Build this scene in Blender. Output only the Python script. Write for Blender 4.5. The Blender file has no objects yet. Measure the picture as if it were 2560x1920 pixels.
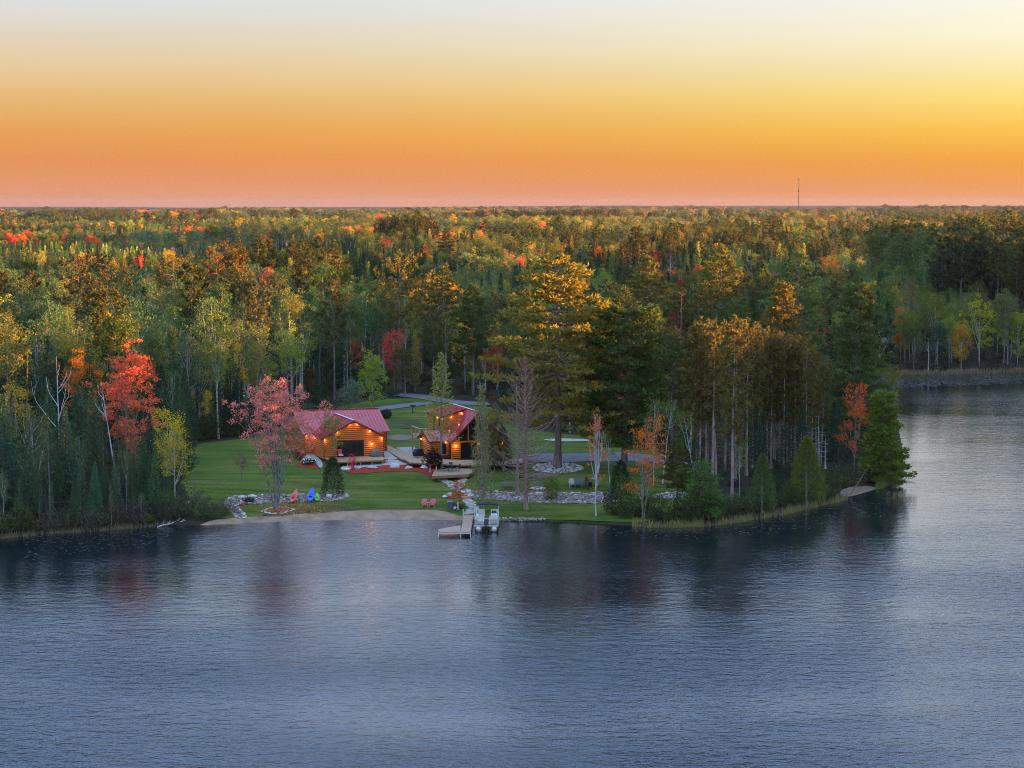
import bpy, bmesh, math, random
import numpy as np
from mathutils import Vector, Matrix
from mathutils.geometry import delaunay_2d_cdt

# ------------------------------------------------------------------ camera, world, sun, exposure
scene = bpy.context.scene
col = scene.collection
CAM_H = 35.5
FPX = 5180.0                      # focal length in pixels of a 2560 wide frame
PITCH = math.atan(445 / FPX)
EXPOSURE = 2.5
HAZE = 0.000018
SUN_AZ, SUN_EL = math.radians(88), math.radians(3.1)      # azimuth clockwise from +Y

cam_d = bpy.data.cameras.new("camera")
cam_d.sensor_width = 36.0
cam_d.lens = 36.0 * FPX / 2560.0
cam_d.clip_start, cam_d.clip_end = 1.0, 60000.0
cam = bpy.data.objects.new("camera", cam_d)
cam.location = (0, 0, CAM_H)
cam.rotation_euler = (math.pi / 2 - PITCH, 0, 0)
col.objects.link(cam)
scene.camera = cam

scene.render.engine = 'CYCLES'
cy = scene.cycles
cy.max_bounces = 6
cy.diffuse_bounces = 2
cy.glossy_bounces = 3
cy.transmission_bounces = 2
cy.volume_bounces = 1
cy.transparent_max_bounces = 8
cy.caustics_reflective = False
cy.caustics_refractive = False
cy.sample_clamp_indirect = 4.0
cy.use_denoising = True
cy.denoising_prefilter = 'NONE'
cy.filter_width = 1.0
cy.sample_clamp_direct = 6.0
vs = scene.view_settings
vs.view_transform = 'Standard'
vs.look = 'None'
vs.exposure = EXPOSURE
vs.gamma = 1.0
vs.use_curve_mapping = False

def lin(r, g, b):
    f = lambda c: (c / 255 / 12.92) if c / 255 <= 0.04045 else ((c / 255 + 0.055) / 1.055) ** 2.4
    return (f(r), f(g), f(b), 1.0)

world = bpy.data.worlds.new("World")
scene.world = world
world.use_nodes = True
nt = world.node_tree
nt.nodes.clear()
N = nt.nodes.new
def wmath(op, a, b=None, clamp=False):
    n = N('ShaderNodeMath'); n.operation = op; n.use_clamp = clamp
    for i, v in enumerate((a, b)):
        if v is None: continue
        if isinstance(v, (int, float)): n.inputs[i].default_value = v
        else: nt.links.new(v, n.inputs[i])
    return n.outputs[0]
geo = N('ShaderNodeTexCoord')
sep = N('ShaderNodeSeparateXYZ')
nt.links.new(geo.outputs['Generated'], sep.inputs[0])
elev = wmath('MULTIPLY', wmath('ARCSINE', wmath('MAXIMUM', sep.outputs[2], 0.0)), 180 / math.pi)     # degrees above the horizon
tt = wmath('SQRT', wmath('DIVIDE', elev, 90.0))
hlen = wmath('SQRT', wmath('ADD', wmath('MULTIPLY', sep.outputs[0], sep.outputs[0]), wmath('MULTIPLY', sep.outputs[1], sep.outputs[1])))
gaz = math.radians(60)
dot = wmath('DIVIDE', wmath('ADD', wmath('MULTIPLY', sep.outputs[0], math.sin(gaz)), wmath('MULTIPLY', sep.outputs[1], math.cos(gaz))), wmath('MAXIMUM', hlen, 0.02))
glow = wmath('POWER', wmath('DIVIDE', wmath('SUBTRACT', dot, 0.276), 0.419, clamp=True), 2.0)
SKY_FAR = [(0, 226, 146, 104), (.5, 229, 147, 98), (1.27, 230, 147, 78), (2.05, 233, 163, 82), (3.1, 234, 191, 126), (4.2, 229, 210, 176), (5.65, 217, 223, 227),
           (9, 236, 244, 256), (15, 232, 258, 296), (26, 196, 250, 326), (90, 224, 260, 322)]
SKY_SUN = [(0, 238, 148, 86), (.5, 240, 152, 72), (1.27, 242, 164, 50), (2.05, 254, 197, 72), (3.1, 255, 229, 132), (4.2, 255, 245, 202), (5.65, 255, 252, 240),
           (9, 255, 255, 258), (15, 246, 264, 296), (26, 202, 252, 326), (90, 224, 260, 322)]
def ramp(stops):
    r = N('ShaderNodeValToRGB'); e = r.color_ramp.elements
    for i, (a, *c) in enumerate(stops):
        p = math.sqrt(a / 90)
        el = e[i] if i < 2 else e.new(p)
        el.position = p; el.color = lin(*c)
    nt.links.new(tt, r.inputs[0])
    return r.outputs[0]
mx = N('ShaderNodeMix'); mx.data_type = 'RGBA'
nt.links.new(glow, mx.inputs['Factor'])
nt.links.new(ramp(SKY_FAR), mx.inputs['A']); nt.links.new(ramp(SKY_SUN), mx.inputs['B'])
# faint level streaks of haze in the dusk sky
mpw = N('ShaderNodeMapping'); mpw.inputs['Scale'].default_value = (2.2, 2.2, 75); nt.links.new(geo.outputs['Generated'], mpw.inputs[0])
nzw = N('ShaderNodeTexNoise'); nzw.inputs['Scale'].default_value = 1.0; nzw.inputs['Detail'].default_value = 4; nt.links.new(mpw.outputs[0], nzw.inputs['Vector'])
stk = wmath('ADD', wmath('MULTIPLY', nzw.outputs['Fac'], 0.14), 0.93)
sv = N('ShaderNodeVectorMath'); sv.operation = 'SCALE'
nt.links.new(mx.outputs['Result'], sv.inputs[0]); nt.links.new(stk, sv.inputs['Scale'])
bg = N('ShaderNodeBackground')
bg.inputs['Strength'].default_value = 1.0 / 2 ** EXPOSURE
nt.links.new(sv.outputs[0], bg.inputs['Color'])
wo = N('ShaderNodeOutputWorld')
nt.links.new(bg.outputs[0], wo.inputs['Surface'])

sun_d = bpy.data.lights.new("sun", 'SUN')
sun_d.energy = 5.0
sun_d.angle = math.radians(0.6)
sun_d.color = (1.0, 0.43, 0.085)
sun = bpy.data.objects.new("sun", sun_d)
sdir = Vector((math.sin(SUN_AZ) * math.cos(SUN_EL), math.cos(SUN_AZ) * math.cos(SUN_EL), math.sin(SUN_EL)))
sun.rotation_euler = sdir.to_track_quat('Z', 'Y').to_euler()
sun.location = (200, 200, 120)
col.objects.link(sun)

# ------------------------------------------------------------------ helpers
rng = np.random.default_rng(11)
R = math.radians

def ray_point(u, v, z):
    """world point at height z on the sight line of photo position (u, v): used to survey the site plan"""
    a = (u - 1280) / FPX; b = (960 - v) / FPX
    d = (a, math.cos(PITCH) + b * math.sin(PITCH), -math.sin(PITCH) + b * math.cos(PITCH))
    t = (z - CAM_H) / d[2]
    return np.array([d[0] * t, d[1] * t, z])

def to_photo(p):
    q1, q2 = p[1], p[2] - CAM_H
    D = q1 * math.cos(PITCH) - q2 * math.sin(PITCH)
    up = q1 * math.sin(PITCH) + q2 * math.cos(PITCH)
    return 1280 + FPX * p[0] / D, 960 - FPX * up / D

def tag(o, label=None, cat=None, group=None, kind=None):
    if label: o["label"] = label
    if cat: o["category"] = cat
    if group: o["group"] = group
    if kind: o["kind"] = kind
    return o

def empty(name, loc=(0, 0, 0), rz=0.0):
    o = bpy.data.objects.new(name, None)
    o.empty_display_size = 0.3
    o.location = loc; o.rotation_euler = (0, 0, rz)
    col.objects.link(o)
    return o

def link(name, me, parent=None):
    o = bpy.data.objects.new(name, me)
    col.objects.link(o)
    if parent: o.parent = parent
    return o

def fast_mesh(name, V, quads=None, tris=None, mats=(), mat_q=None, attr=None, smooth=False):
    me = bpy.data.meshes.new(name)
    V = np.asarray(V, np.float32)
    nq = 0 if quads is None else len(quads); ntr = 0 if tris is None else len(tris)
    me.vertices.add(len(V)); me.vertices.foreach_set('co', V.ravel())
    loops = np.concatenate([x for x in ((np.asarray(quads).ravel() if nq else None), (np.asarray(tris).ravel() if ntr else None)) if x is not None]).astype(np.int32)
    me.loops.add(len(loops)); me.loops.foreach_set('vertex_index', loops)
    starts = np.concatenate([np.arange(nq) * 4, nq * 4 + np.arange(ntr) * 3]).astype(np.int32)
    me.polygons.add(nq + ntr); me.polygons.foreach_set('loop_start', starts)
    for m in mats: me.materials.append(m)
    if mat_q is not None: me.polygons.foreach_set('material_index', np.asarray(mat_q, np.int32))
    if smooth: me.polygons.foreach_set('use_smooth', np.ones(nq + ntr, bool))
    if attr:
        for k, a in attr.items():
            at = me.attributes.new(k, 'FLOAT', 'POINT'); at.data.foreach_set('value', np.asarray(a, np.float32))
    me.update(calc_edges=True)
    return me

class MB:
    """collects simple solids into one mesh"""
    def __init__(self): self.v = []; self.f = []
    def add(self, vs_, fs_):
        n = len(self.v); self.v += [tuple(p) for p in vs_]; self.f += [tuple(i + n for i in f) for f in fs_]; return self
    def box(self, x0, x1, y0, y1, z0, z1):
        return self.add([(x0, y0, z0), (x1, y0, z0), (x1, y1, z0), (x0, y1, z0), (x0, y0, z1), (x1, y0, z1), (x1, y1, z1), (x0, y1, z1)],
                        [(3, 2, 1, 0), (4, 5, 6, 7), (0, 1, 5, 4), (1, 2, 6, 5), (2, 3, 7, 6), (3, 0, 4, 7)])
    def bar(self, a, b, w, h=None):
        a, b = Vector(a), Vector(b); h = h or w
        d = (b - a).normalized(); up = Vector((0, 0, 1)) if abs(d.z) < .95 else Vector((0, 1, 0))
        s = d.cross(up).normalized() * w / 2; t = s.cross(d).normalized() * h / 2
        return self.add([a - s - t, a + s - t, a + s + t, a - s + t, b - s - t, b + s - t, b + s + t, b - s + t],
                        [(3, 2, 1, 0), (4, 5, 6, 7), (0, 1, 5, 4), (1, 2, 6, 5), (2, 3, 7, 6), (3, 0, 4, 7)])
    def prism(self, poly, z0, z1):
        n = len(poly)
        return self.add([(x, y, z0) for x, y in poly] + [(x, y, z1) for x, y in poly],
                        [tuple(range(n - 1, -1, -1)), tuple(range(n, 2 * n))] + [(i, (i + 1) % n, n + (i + 1) % n, n + i) for i in range(n)])
    def slab(self, poly3, off):
        """polygon in space, extruded by the vector off"""
        n = len(poly3); off = Vector(off)
        p = [Vector(q) for q in poly3]
        return self.add(p + [q + off for q in p], [tuple(range(n - 1, -1, -1)), tuple(range(n, 2 * n))] + [(i, (i + 1) % n, n + (i + 1) % n, n + i) for i in range(n)])
    def tube(self, pts, rad, n=8, caps=True):
        pts = [Vector(p) for p in pts]
        if not hasattr(rad, '__len__'): rad = [rad] * len(pts)
        base = len(self.v); s = None
        for i, p in enumerate(pts):
            d = (pts[min(i + 1, len(pts) - 1)] - pts[max(i - 1, 0)]).normalized()
            if s is None: s = d.cross(Vector((0, 0, 1)) if abs(d.z) < .9 else Vector((1, 0, 0))).normalized()
            s = (s - d * s.dot(d)).normalized()
            t = d.cross(s)
            for k in range(n):
                a = 2 * math.pi * k / n
                self.v.append(tuple(p + (s * math.cos(a) + t * math.sin(a)) * rad[i]))
        for i in range(len(pts) - 1):
            for k in range(n):
                a = base + i * n + k; b = base + i * n + (k + 1) % n
                self.f.append((a, b, b + n, a + n))
        if caps:
            self.f.append(tuple(base + k for k in range(n - 1, -1, -1)))
            self.f.append(tuple(base + (len(pts) - 1) * n + k for k in range(n)))
        return self
    def lathe(self, prof, n=12, c=(0, 0, 0)):
        base = len(self.v)
        for r_, z in prof:
            for k in range(n):
                a = 2 * math.pi * k / n
                self.v.append((c[0] + r_ * math.cos(a), c[1] + r_ * math.sin(a), c[2] + z))
        for i in range(len(prof) - 1):
            for k in range(n):
                a = base + i * n + k; b = base + i * n + (k + 1) % n
                self.f.append((a, b, b + n, a + n))
        self.f.append(tuple(base + k for k in range(n - 1, -1, -1)))
        self.f.append(tuple(base + (len(prof) - 1) * n + k for k in range(n)))
        return self
    def mesh(self, name, m, smooth=False):
        me = bpy.data.meshes.new(name); me.from_pydata(self.v, [], self.f)
        if m: me.materials.append(m)
        if smooth: me.polygons.foreach_set('use_smooth', [True] * len(me.polygons))
        me.update(); return me
    def build(self, name, m, parent=None, smooth=False):
        return link(name, self.mesh(name, m, smooth), parent)

# ------------------------------------------------------------------ materials
M = {}
class NB:
    def __init__(self, name):
        self.m = bpy.data.materials.new(name); self.m.use_nodes = True
        self.t = self.m.node_tree; self.t.nodes.clear()
        self.out = self.t.nodes.new('ShaderNodeOutputMaterial')
    def n(self, typ, **kw):
        x = self.t.nodes.new(typ)
        for k, v in kw.items(): setattr(x, k, v)
        return x
    def l(self, a, b): self.t.links.new(a, b)
    def coords(self, kind='Object', scale=(1, 1, 1)):
        c = self.n('ShaderNodeTexCoord'); mp = self.n('ShaderNodeMapping')
        mp.inputs['Scale'].default_value = scale
        self.l(c.outputs[kind], mp.inputs[0]); return mp.outputs[0]
    def noise(self, vec, scale, detail=4, rough=.55):
        x = self.n('ShaderNodeTexNoise'); x.inputs['Scale'].default_value = scale
        x.inputs['Detail'].default_value = detail; x.inputs['Roughness'].default_value = rough
        if vec is not None: self.l(vec, x.inputs['Vector'])
        return x.outputs['Fac']
    def ramp(self, fac, stops):
        r = self.n('ShaderNodeValToRGB'); e = r.color_ramp.elements
        for i, (p, c) in enumerate(stops):
            el = e[i] if i < 2 else e.new(p)
            el.position = p; el.color = (*c[:3], 1)
        self.l(fac, r.inputs[0]); return r.outputs[0]
    def mix(self, fac, a, b, blend='MIX'):
        x = self.n('ShaderNodeMix', data_type='RGBA', blend_type=blend)
        for s, v in (('Factor', fac), ('A', a), ('B', b)):
            i = x.inputs[s] if s == 'Factor' else [q for q in x.inputs if q.name == s and q.type == 'RGBA'][0]
            if isinstance(v, (int, float)): i.default_value = v
            elif isinstance(v, tuple): i.default_value = (*v[:3], 1)
            else: self.l(v, i)
        return [q for q in x.outputs if q.type == 'RGBA'][0]
    def math(self, op, a, b=None, clamp=False):
        x = self.n('ShaderNodeMath', operation=op, use_clamp=clamp)
        for i, v in enumerate((a, b)):
            if v is None: continue
            if isinstance(v, (int, float)): x.inputs[i].default_value = v
            else: self.l(v, x.inputs[i])
        return x.outputs[0]
    def bsdf(self, color, rough=.7, bump=None, bstr=.3, bdist=.02, **kw):
        b = self.n('ShaderNodeBsdfPrincipled')
        if isinstance(color, tuple): b.inputs['Base Color'].default_value = (*color[:3], 1)
        else: self.l(color, b.inputs['Base Color'])
        if isinstance(rough, (int, float)): b.inputs['Roughness'].default_value = rough
        else: self.l(rough, b.inputs['Roughness'])
        if isinstance(rough, (int, float)) and rough >= .85: b.inputs['Specular IOR Level'].default_value = .05
        for k, v in kw.items(): b.inputs[k].default_value = v
        if bump is not None:
            bp = self.n('ShaderNodeBump'); bp.inputs['Strength'].default_value = bstr; bp.inputs['Distance'].default_value = bdist
            self.l(bump, bp.inputs['Height']); self.l(bp.outputs[0], b.inputs['Normal'])
        self.l(b.outputs[0], self.out.inputs[0]); return b

def simple(name, c, rough=.6, var=.25, scale=6.0, bump=.15, kind='Object', sc=(1, 1, 1), **kw):
    b = NB(name); v = b.coords(kind, sc); n = b.noise(v, scale)
    lo = tuple(x * (1 - var) for x in c); hi = tuple(min(1, x * (1 + var)) for x in c)
    b.bsdf(b.ramp(n, [(.3, lo), (.7, hi)]), rough, bump=n, bstr=bump, **kw)
    M[name] = b.m; return b.m

def emit(name, c, s):
    b = NB(name); e = b.n('ShaderNodeEmission'); e.inputs[0].default_value = (*c, 1); e.inputs[1].default_value = s
    b.l(e.outputs[0], b.out.inputs[0]); M[name] = b.m

def foliage(name, transl=.3, var=.4):
    b = NB(name)
    at = b.n('ShaderNodeAttribute', attribute_type='INSTANCER', attribute_name='tint')
    lv = b.n('ShaderNodeAttribute', attribute_type='GEOMETRY', attribute_name='lv')
    k = b.n('ShaderNodeMapRange'); k.inputs['To Min'].default_value = 1 - var; k.inputs['To Max'].default_value = 1 + var
    b.l(lv.outputs['Fac'], k.inputs['Value'])
    gain = b.math('MULTIPLY', k.outputs[0], 1.45)
    vm = b.n('ShaderNodeVectorMath', operation='SCALE'); b.l(at.outputs['Color'], vm.inputs[0]); b.l(gain, vm.inputs['Scale'])
    hs = b.n('ShaderNodeHueSaturation'); b.l(vm.outputs[0], hs.inputs['Color'])
    h = b.n('ShaderNodeMapRange'); h.inputs['To Min'].default_value = .485; h.inputs['To Max'].default_value = .515
    lw = b.n('ShaderNodeAttribute', attribute_type='GEOMETRY', attribute_name='lh')
    b.l(lw.outputs['Fac'], h.inputs['Value']); b.l(h.outputs[0], hs.inputs['Hue'])
    d = b.n('ShaderNodeBsdfDiffuse'); t = b.n('ShaderNodeBsdfTranslucent')
    b.l(hs.outputs[0], d.inputs[0]); b.l(hs.outputs[0], t.inputs[0])
    ms = b.n('ShaderNodeMixShader'); ms.inputs[0].default_value = transl
    b.l(d.outputs[0], ms.inputs[1]); b.l(t.outputs[0], ms.inputs[2]); b.l(ms.outputs[0], b.out.inputs[0])
    M[name] = b.m
foliage('leaves', .3, .32)

def bark(name, c1, c2, scale, sc=(1, 1, .25)):
    b = NB(name); v = b.coords('Object', sc); n = b.noise(v, scale, 5, .65)
    b.bsdf(b.ramp(n, [(.35, c1), (.62, c2)]), .9, bump=n, bstr=.6, bdist=.03); M[name] = b.m
bark('bark_dark', (.05, .04, .035), (.13, .11, .10), 5)
bark('bark_grey', (.12, .11, .10), (.34, .31, .28), 5)
bark('bark_red_pine', (.20, .13, .115), (.48, .35, .32), 4)
bark('bark_pine', (.12, .080, .070), (.30, .21, .19), 4)
bark('bark_white', (.22, .20, .18), (.62, .60, .56), 3, (1, 1, 2.2))
bark('bark_dead', (.20, .12, .095), (.40, .265, .22), 5)
bark('bark_bleached', (.34, .33, .32), (.66, .64, .62), 4)

def mat_ground():
    b = NB('forest_floor'); v = b.coords('Object'); n = b.noise(v, .35, 6); n2 = b.noise(v, 4.0, 4)
    c = b.ramp(n, [(.3, (.028, .024, .016)), (.5, (.05, .042, .024)), (.7, (.045, .055, .022))])
    b.bsdf(b.mix(.35, c, b.ramp(n2, [(.3, (.02, .018, .012)), (.7, (.08, .065, .04))])), .95, bump=n2, bstr=.6, bdist=.1); M['floor'] = b.m
    b = NB('lawn_grass'); v = b.coords('Object'); vs_ = b.coords('Object', (.09, .8, 1)); vm_ = b.coords('Object', (.35, 1, 1))
    n = b.noise(v, .10, 6, .62); s = b.noise(vs_, .8, 4, .6); f = b.noise(v, 7, 4, .7); m_ = b.noise(vm_, 1.1, 4, .65)
    c = b.ramp(n, [(.36, (.095, .155, .020)), (.50, (.155, .205, .030)), (.64, (.260, .235, .065))])
    c = b.mix(b.ramp(s, [(.42, (0, 0, 0)), (.62, (.8, .8, .8))]), c, (.050, .092, .010))
    c = b.mix(b.ramp(m_, [(.48, (0, 0, 0)), (.68, (.7, .7, .7))]), c, (.20, .20, .06))
    c = b.mix(b.ramp(f, [(.40, (.55, .55, .55)), (.60, (0, 0, 0))]), c, (.035, .060, .008))
    b.bsdf(c, .9, bump=f, bstr=.9, bdist=.08); M['lawn'] = b.m
    b = NB('rough_grass'); v = b.coords('Object'); n = b.noise(v, .3, 5); f = b.noise(v, 7, 3)
    c = b.ramp(n, [(.32, (.06, .08, .022)), (.5, (.095, .105, .035)), (.68, (.17, .14, .075))])
    b.bsdf(b.mix(b.math('MULTIPLY', f, .4), c, (.05, .06, .02)), .95, bump=f, bstr=.7, bdist=.05); M['rough_grass'] = b.m
mat_ground()
simple('sand', (.36, .235, .155), .95, .30, .7, .5)
simple('asphalt', (.20, .19, .20), .9, .12, .8, .1)
simple('gravel', (.44, .42, .39), .95, .45, 7, .8)
simple('mulch', (.36, .050, .030), .95, .45, 6, .8)
simple('dirt', (.22, .16, .11), .95, .3, 1.5, .4)
simple('flagstone', (.50, .46, .40), .85, .3, 2.5, .5)
# ------------------------------------------------------------------ site plan: shoreline, terrain
SHORE_PHOTO = [(-160, 1356), (0, 1345), (150, 1331), (300, 1322), (420, 1313), (520, 1311), (620, 1307), (720, 1303), (820, 1300), (920, 1298), (1020, 1298), (1090, 1299), (1160, 1300), (1250, 1302), (1400, 1305),
               (1560, 1313), (1650, 1316), (1760, 1314), (1850, 1303), (1950, 1286), (2050, 1263), (2120, 1246), (2185, 1224), (2222, 1212), (2246, 1196), (2256, 1176), (2258, 1140), (2250, 1090), (2236, 1030), (2215, 985), (2180, 958), (2150, 946),
               (2200, 940), (2240, 939), (2330, 937), (2420, 935), (2500, 933), (2560, 931), (2640, 930)]
shore = [(-620, 190), (-220, 200), (-110, 209)] + [tuple(ray_point(u, v, 0)[:2]) for u, v in SHORE_PHOTO] + [(140, 428), (168, 392), (182, 330), (186, 250), (182, 150), (200, 0), (260, -320)]
land_poly = np.array(shore + [(24000, -320), (24000, 28000), (-24000, 28000), (-24000, 190)])
shore_a = np.array(shore)

def in_poly(x, y, poly):
    poly = np.asarray(poly); inside = np.zeros(np.shape(x), bool)
    j = len(poly) - 1
    for i in range(len(poly)):
        xi, yi = poly[i]; xj, yj = poly[j]
        c = ((yi > y) != (yj > y)) & (x < (xj - xi) * (y - yi) / ((yj - yi) if yj != yi else 1e-9) + xi)
        inside ^= c; j = i
    return inside

def line_dist(x, y, pts):
    d = np.full(np.shape(x), 1e9)
    for (x0, y0), (x1, y1) in zip(pts[:-1], pts[1:]):
        dx, dy = x1 - x0, y1 - y0
        t = np.clip(((x - x0) * dx + (y - y0) * dy) / (dx * dx + dy * dy), 0, 1)
        d = np.minimum(d, np.hypot(x - x0 - t * dx, y - y0 - t * dy))
    return d

def inland(x, y):
    x = np.asarray(x, float); y = np.asarray(y, float)
    return np.where(in_poly(x, y, land_poly), 1.0, -1.0) * line_dist(x, y, shore_a)

def ground_z(x, y):
    x = np.asarray(x, float); y = np.asarray(y, float)
    s = inland(x, y)
    z = np.interp(s, [-40, -12, -1.5, 0, .5, 2, 11, 13.5, 18.5, 24, 30, 37, 100, 400, 2000], [-4, -2.4, -.4, -.02, .22, .45, .95, 1.15, 1.95, 2.35, 2.62, 3.0, 3.4, 4.6, 7.5])
    far = np.clip((y - 380) / 900, 0, 1)
    z = z + far * (1.6 * np.sin(x / 61 + y / 140) + 1.3 * np.sin(y / 97 - x / 173 + 1.3) + .9 * np.sin(x / 37 - y / 55))
    f2 = np.clip((y - 1500) / 3500, 0, 1)
    z = z + f2 * (2.2 * np.sin(x / 330 + y / 520) + 1.8 * np.sin(x / 190 - y / 900 + 2))
    f3 = np.clip((y - 4200) / 4600, 0, 1)
    z = z + f3 ** 1.5 * (3 + 3 * np.tanh(x / 1500) + 2.6 * np.sin(x / 420 + 1) + 1.8 * np.sin(x / 170 + 3))
    f4 = np.clip((y - 13000) / 6000, 0, 1)
    z = z * (1 - f4) + f4 * (30 + 9 * np.tanh(x / 3200) + 4 * np.sin(x / 1100 + .6) + 2.2 * np.sin(x / 430) + 1.2 * np.sin(x / 130 + y / 300) + .9 * np.sin(x / 47 + 2 * np.sin(x / 210)))
    return z

def site(u, v):
    """ground point seen at photo position (u, v)"""
    z = 2.0
    for _ in range(7):
        p = ray_point(u, v, z); z = .5 * z + .5 * float(ground_z(p[0], p[1]))
    p = ray_point(u, v, z)
    return np.array([p[0], p[1], float(ground_z(p[0], p[1]))])

def sites(u, v, z0=None):
    """the same for many positions at once"""
    u = np.asarray(u, float); v = np.asarray(v, float); z = np.full(u.shape, 2.0 if z0 is None else z0)
    a = (u - 1280) / FPX; b = (960 - v) / FPX; dy = math.cos(PITCH) + b * math.sin(PITCH); dz_ = -math.sin(PITCH) + b * math.cos(PITCH)
    for _ in range(10 if z0 is None else 1):
        t = (z - CAM_H) / dz_; x, y = a * t, dy * t
        g_ = ground_z(x, y); z = .5 * z + .5 * g_
    return np.column_stack([x, y, g_])

def height_for(p, vtop):
    """height of something standing at p whose top shows at photo row vtop"""
    e = math.atan((960 - vtop) / FPX) - PITCH
    return CAM_H + math.tan(e) * math.hypot(p[1], 0) - p[2]

def axis(lo, hi, step, far_lo, far_hi, g=1.13):
    a = list(np.arange(lo, hi + step, step)); s = step
    while a[-1] < far_hi: s *= g; a.append(a[-1] + s)
    s = step
    while a[0] > far_lo: s *= g; a.insert(0, a[0] - s)
    return np.array(a)
gx = np.unique(np.concatenate([axis(-72, 78, 1.0, -9500, 9500), np.arange(-6400, 6400, 40.0)])); gy = axis(212, 345, 1.0, -330, 23000, 1.11)
GX, GY = np.meshgrid(gx, gy)
GZ = ground_z(GX, GY)
nx, ny = len(gx), len(gy)
ii = (np.arange(ny - 1)[:, None] * nx + np.arange(nx - 1)[None, :]).ravel()
me = fast_mesh('ground', np.stack([GX.ravel(), GY.ravel(), GZ.ravel()], 1), quads=np.stack([ii, ii + 1, ii + nx + 1, ii + nx], 1), mats=[M['floor']], smooth=True)
tag(link('ground', me), kind='structure')

def drape(name, mat, poly, lift, step=1.0, kind='structure'):
    """a sheet with the outline poly (world xy) laid on the ground"""
    pts = []
    n = len(poly)
    for i in range(n):
        a = np.array(poly[i][:2]); b = np.array(poly[(i + 1) % n][:2]); k = max(1, int(np.hypot(*(b - a)) / step))
        for j in range(k): pts.append(a + (b - a) * j / k)
    nb = len(pts)
    edges = [(i, (i + 1) % nb) for i in range(nb)]
    A = np.array(pts)
    xs = np.arange(A[:, 0].min(), A[:, 0].max(), step); ys = np.arange(A[:, 1].min(), A[:, 1].max(), step)
    X, Y = np.meshgrid(xs, ys); X = X.ravel(); Y = Y.ravel()
    k = in_poly(X, Y, A)
    X, Y = X[k], Y[k]
    if len(X):
        k = line_dist(X, Y, np.vstack([A, A[:1]])) > step * .35
        X, Y = X[k], Y[k]
    allp = [Vector((float(x), float(y))) for x, y in A] + [Vector((float(x), float(y))) for x, y in zip(X, Y)]
    v, e, f, *_ = delaunay_2d_cdt(allp, edges, [list(range(nb))], 1, 1e-4)
    V = np.array([(p.x, p.y) for p in v])
    z = ground_z(V[:, 0], V[:, 1]) + lift
    m = bpy.data.meshes.new(name); m.from_pydata(np.column_stack([V, z]).tolist(), [], [tuple(q) for q in f])
    m.materials.append(mat); m.polygons.foreach_set('use_smooth', [True] * len(m.polygons)); m.update()
    bm = bmesh.new(); bm.from_mesh(m); bmesh.ops.recalc_face_normals(bm, faces=bm.faces)
    if sum(q.normal.z for q in bm.faces) < 0: bmesh.ops.reverse_faces(bm, faces=bm.faces)
    bm.to_mesh(m); bm.free()
    return tag(link(name, m), kind=kind)

def photo_poly(pts): return [tuple(q[:2]) for q in sites([p[0] for p in pts], [p[1] for p in pts])]
def smooth_poly(p, it=2):
    p = [np.array(q) for q in p]
    for _ in range(it):
        q = []
        for i in range(len(p)):
            a, b = p[i], p[(i + 1) % len(p)]
            q += [a * .75 + b * .25, a * .25 + b * .75]
        p = q
    return [tuple(x) for x in p]

# water
def mat_water():
    b = NB('lake_water')
    c = b.n('ShaderNodeTexCoord')
    def mapped(sc, rz):
        mp = b.n('ShaderNodeMapping'); mp.inputs['Scale'].default_value = sc; mp.inputs['Rotation'].default_value = (0, 0, rz)
        b.l(c.outputs['Object'], mp.inputs[0]); return mp.outputs[0]
    w1 = b.noise(mapped((.42, .85, 1), R(7)), 1.0, 3, .6)
    w2 = b.noise(mapped((1.3, 2.3, 1), R(-9)), 1.0, 4, .6)
    w3 = b.noise(mapped((3.6, 5.6, 1), R(12)), 1.0, 3, .6)
    patch = b.n('ShaderNodeMapRange'); patch.inputs['From Min'].default_value = .35; patch.inputs['From Max'].default_value = .62
    patch.inputs['To Min'].default_value = .30; patch.inputs['To Max'].default_value = 1.0
    b.l(b.noise(mapped((.012, .03, 1), 0), 1.0, 3, .5), patch.inputs['Value'])
    h = b.math('ADD', b.math('ADD', b.math('MULTIPLY', w1, .62), b.math('MULTIPLY', w2, .28)), b.math('MULTIPLY', w3, .10))
    sh_ = b.n('ShaderNodeAttribute', attribute_type='GEOMETRY', attribute_name='open_water')
    h = b.math('MULTIPLY', b.math('MULTIPLY', h, patch.outputs[0]), sh_.outputs['Fac'])
    b.bsdf((.002, .007, .016), .03, bump=h, bstr=1.0, bdist=.58, IOR=1.85, **{'Specular Tint': (.50, .78, 1.0, 1)})
    M['water'] = b.m
mat_water()
wx = axis(-120, 200, 5.0, -6500, 6500, 1.4); wy = axis(150, 470, 5.0, -420, 700, 1.4)
WX, WY_ = np.meshgrid(wx, wy); n1, n2 = len(wx), len(wy)
ii = (np.arange(n2 - 1)[:, None] * n1 + np.arange(n1 - 1)[None, :]).ravel()
open_w = np.interp(-inland(WX.ravel(), WY_.ravel()), [0, 12, 50, 115], [.10, .16, .50, 1.0])       # wind shelter near the shore
open_w = np.clip(open_w + .32 * np.exp(-((WX.ravel() + 15) / 17) ** 2) * np.exp(-((WY_.ravel() - 225) / 30) ** 2), 0, 1)
me = fast_mesh('lake', np.column_stack([WX.ravel(), WY_.ravel(), np.zeros(WX.size)]), quads=np.stack([ii, ii + 1, ii + n1 + 1, ii + n1], 1), mats=[M['water']], attr={'open_water': open_w})
tag(link('lake_water', me), kind='structure')

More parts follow.
